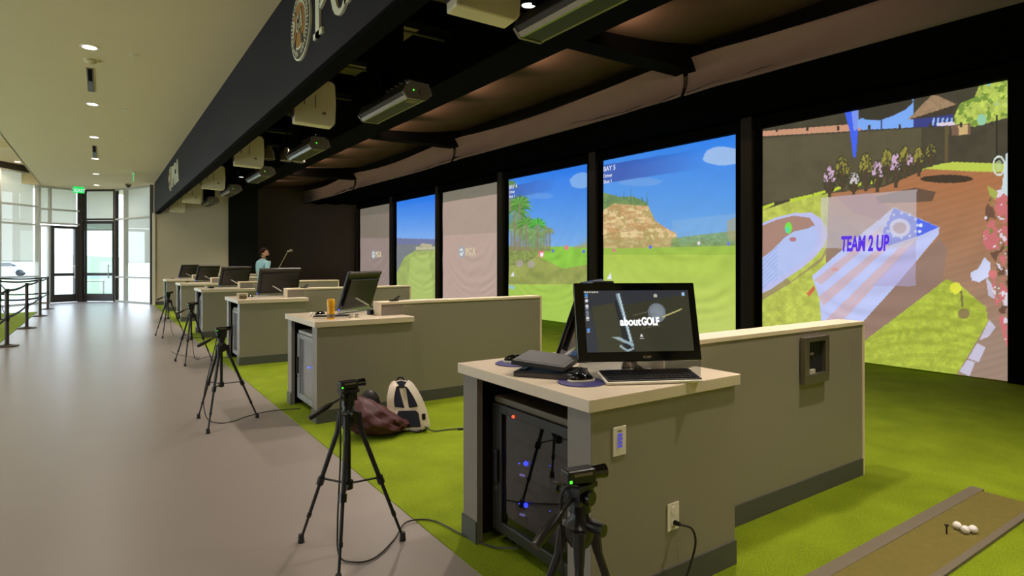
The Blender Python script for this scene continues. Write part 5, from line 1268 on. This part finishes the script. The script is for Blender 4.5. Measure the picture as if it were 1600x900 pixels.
# ------------------------------------------------------------------ person
def skin_body(verts, edges, radii, root, sub=2):
    me = D.meshes.new('body'); me.from_pydata(verts, edges, [])
    o = D.objects.new('body_tmp', me); COL.objects.link(o)
    s = o.modifiers.new('skin', 'SKIN'); s.use_smooth_shade = True
    sv = me.skin_vertices[0].data
    for i, rr in enumerate(radii): sv[i].radius = rr if isinstance(rr, tuple) else (rr, rr)
    for i in range(len(verts)): sv[i].use_root = (i == root)
    ss = o.modifiers.new('sub', 'SUBSURF'); ss.levels = sub; ss.render_levels = sub
    dg = bpy.context.evaluated_depsgraph_get(); dg.update()
    m2 = D.meshes.new_from_object(o.evaluated_get(dg)); D.objects.remove(o); D.meshes.remove(me); return m2
def person():
    # local frame: facing +x, left hand +y, z up, height 1.78
    r = thing('person', 'person in a teal polo shirt facing the screens, golf club raised over the third desk', 'person', (3.22, 15.28, .006), math.radians(25))
    V = [(0, 0, .96), (.0, 0, 1.12), (-.01, 0, 1.28), (-.01, 0, 1.42), (0, 0, 1.50), (.01, 0, 1.56),      # 0-5 pelvis..neck
         (-.01, .17, 1.43), (-.01, -.17, 1.43),                                                              # 6 L shoulder,7 R shoulder
         (.03, .23, 1.16), (.24, .12, 1.06), (.31, .07, 1.06),                                                 # L elbow, wrist, hand
         (-.07, -.25, 1.17), (.13, -.23, 1.10), (.19, -.21, 1.10),                                              # R
         (0, .09, .90), (.02, .13, .50), (-.01, .15, .09), (.14, .17, .04),
         (0, -.09, .90), (.03, -.14, .50), (.0, -.16, .09), (.15, -.19, .04)]
    Ed = [(0, 1), (1, 2), (2, 3), (3, 4), (4, 5), (3, 6), (3, 7), (6, 8), (8, 9), (9, 10), (7, 11), (11, 12), (12, 13), (0, 14), (14, 15), (15, 16), (16, 17), (0, 18), (18, 19), (19, 20), (20, 21)]
    Rr = [(.12, .15), (.11, .14), (.12, .16), (.11, .15), .062, .055, .065, .065, .047, .033, .030, .047, .033, .030, .09, .062, .045, .04, .09, .062, .045, .04]
    me = skin_body(V, Ed, Rr, 0)
    for m_ in (M['polo'], M['skin'], M['pants'], M['plasticm']): me.materials.append(m_)
    for p in me.polygons:
        c = p.center; i = 0
        if c.z > 1.505 and abs(c.y) < .1: i = 1
        elif c.z < .10: i = 3
        elif c.z < .98 and not (c.x > .2 or abs(c.y) > .2): i = 2
        elif c.x > .13 and .95 < c.z < 1.2 or (abs(c.y) > .19 and .95 < c.z < 1.24): i = 1
        p.material_index = i; p.use_smooth = True
    o = D.objects.new('body', me); COL.objects.link(o); o.parent = r
    # head, turned towards the screens
    b = MB(); hx, hz = .03, 1.665
    b.sphere((0, 0, 0), 1, n=28, m=20); nv_ = []
    for x, y, z in b.v:
        X, Y_, Z = x * .097, y * .076, z * .118
        if z < 0: X *= 1 - .18 * (-z); Y_ *= 1 - .35 * (-z) ** 1.5
        if z < -.2 and x > 0: X += .012
        if x > .8 and abs(y) < .3 and -.35 < z < .1: X += .022 * (1 - abs(y) / .3) * (1 - abs(z + .15) / .25 if abs(z + .15) < .25 else 0)
        if x > .7 and .02 < z < .22 and .2 < abs(y) < .55: X -= .006
        nv_.append((hx + X, Y_, hz + Z))
    b.v = nv_; b.build('head', M['skin'], r, smooth=True)
    for s in (-1, 1):
        MB().sphere((hx - .005, s * .078, hz - .01), .018, .008, .030, n=12, m=8).build('ear', M['skin'], r, smooth=True)
        MB().sphere((hx + .084, s * .030, hz + .012), .009, .012, .007, n=10, m=6).build('eye', M['plastic'], r, smooth=True)
        MB().bar((hx + .088, s * .015, hz + .035), (hx + .080, s * .048, hz + .034), .008, .006).build('eyebrow', M['hair'], r)
    MB().bar((hx + .092, -.02, hz - .058), (hx + .092, .02, hz - .058), .006, .007).build('mouth', M['maroon'], r)
    b = MB(); b.sphere((0, 0, 0), 1, n=28, m=18); nv_ = []
    for x, y, z in b.v:
        X, Y_, Z = x * .104, y * .084, z * .124
        if x > .25 and z < .42: X = min(X, .03); Z = max(Z, .0) if z < 0 else Z
        if z < -.15 and x > -.5: Z = -.02; X = min(X, .0)
        if z < -.55: Z = -.07
        nv_.append((hx - .006 + X, Y_, hz + .012 + Z))
    b.v = nv_; b.build('hair', M['hair'], r, smooth=True)
    b = MB()
    b.sphere((hx + .055, 0, hz - .075), .042, .05, .034, n=16, m=8); b.build('beard', M['hair'], r, smooth=True)
    MB().lathe([(.068, 0), (.075, .02), (.070, .045), (.064, .045)], c=(.0, 0, 1.485), n=20).build('collar', M['polo'], r)
    for ch in r.children:
        if ch.name.split('.')[0] in ('head', 'ear', 'eye', 'eyebrow', 'mouth', 'hair', 'beard'): ch.rotation_euler.z = math.radians(-52)
    for s, yy_ in ((1, .07), (-1, -.05)):     # fingers curled round the grip
        ox, oy = (.27, .04) if s > 0 else (.19, -.21)
        for k in range(4):
            zz = 1.04 + k * .02 + (0 if s > 0 else .04)
            MB().tube(spline([(ox, oy - .02, zz), (ox + .035, oy, zz + .004), (ox + .05, oy + .03, zz + .004), (ox + .03, oy + .05, zz)], 4), .010, n=6).build('finger', M['skin'], r, smooth=True)
        MB().tube(spline([(ox - .01, oy + .02, 1.11), (ox + .02, oy + .03, 1.14), (ox + .04, oy + .03, 1.155)], 4), .011, n=6).build('thumb', M['skin'], r, smooth=True)
    return r
person()
r = thing('golf_club', 'silver golf club held up slantwise by the person', 'golf club', (3.42, 15.17, 1.05))
end = Vector((3.715, 14.94, 1.72)) - Vector((3.42, 15.17, 1.05))
MB().cyl((0, 0, 0), end, .011, .008, n=8).build('shaft', M['silver'], r); MB().cyl((0, 0, 0), end * .2, .014, .012, n=8).build('grip', M['plastic'], r)
MB().obox(end + Vector((.045, -.01, .01)), Vector((.05, -.02, .015)), Vector((.01, .02, 0)), Vector((-.010, 0, .024))).build('club_head', M['silver'], r, bevel=.008)
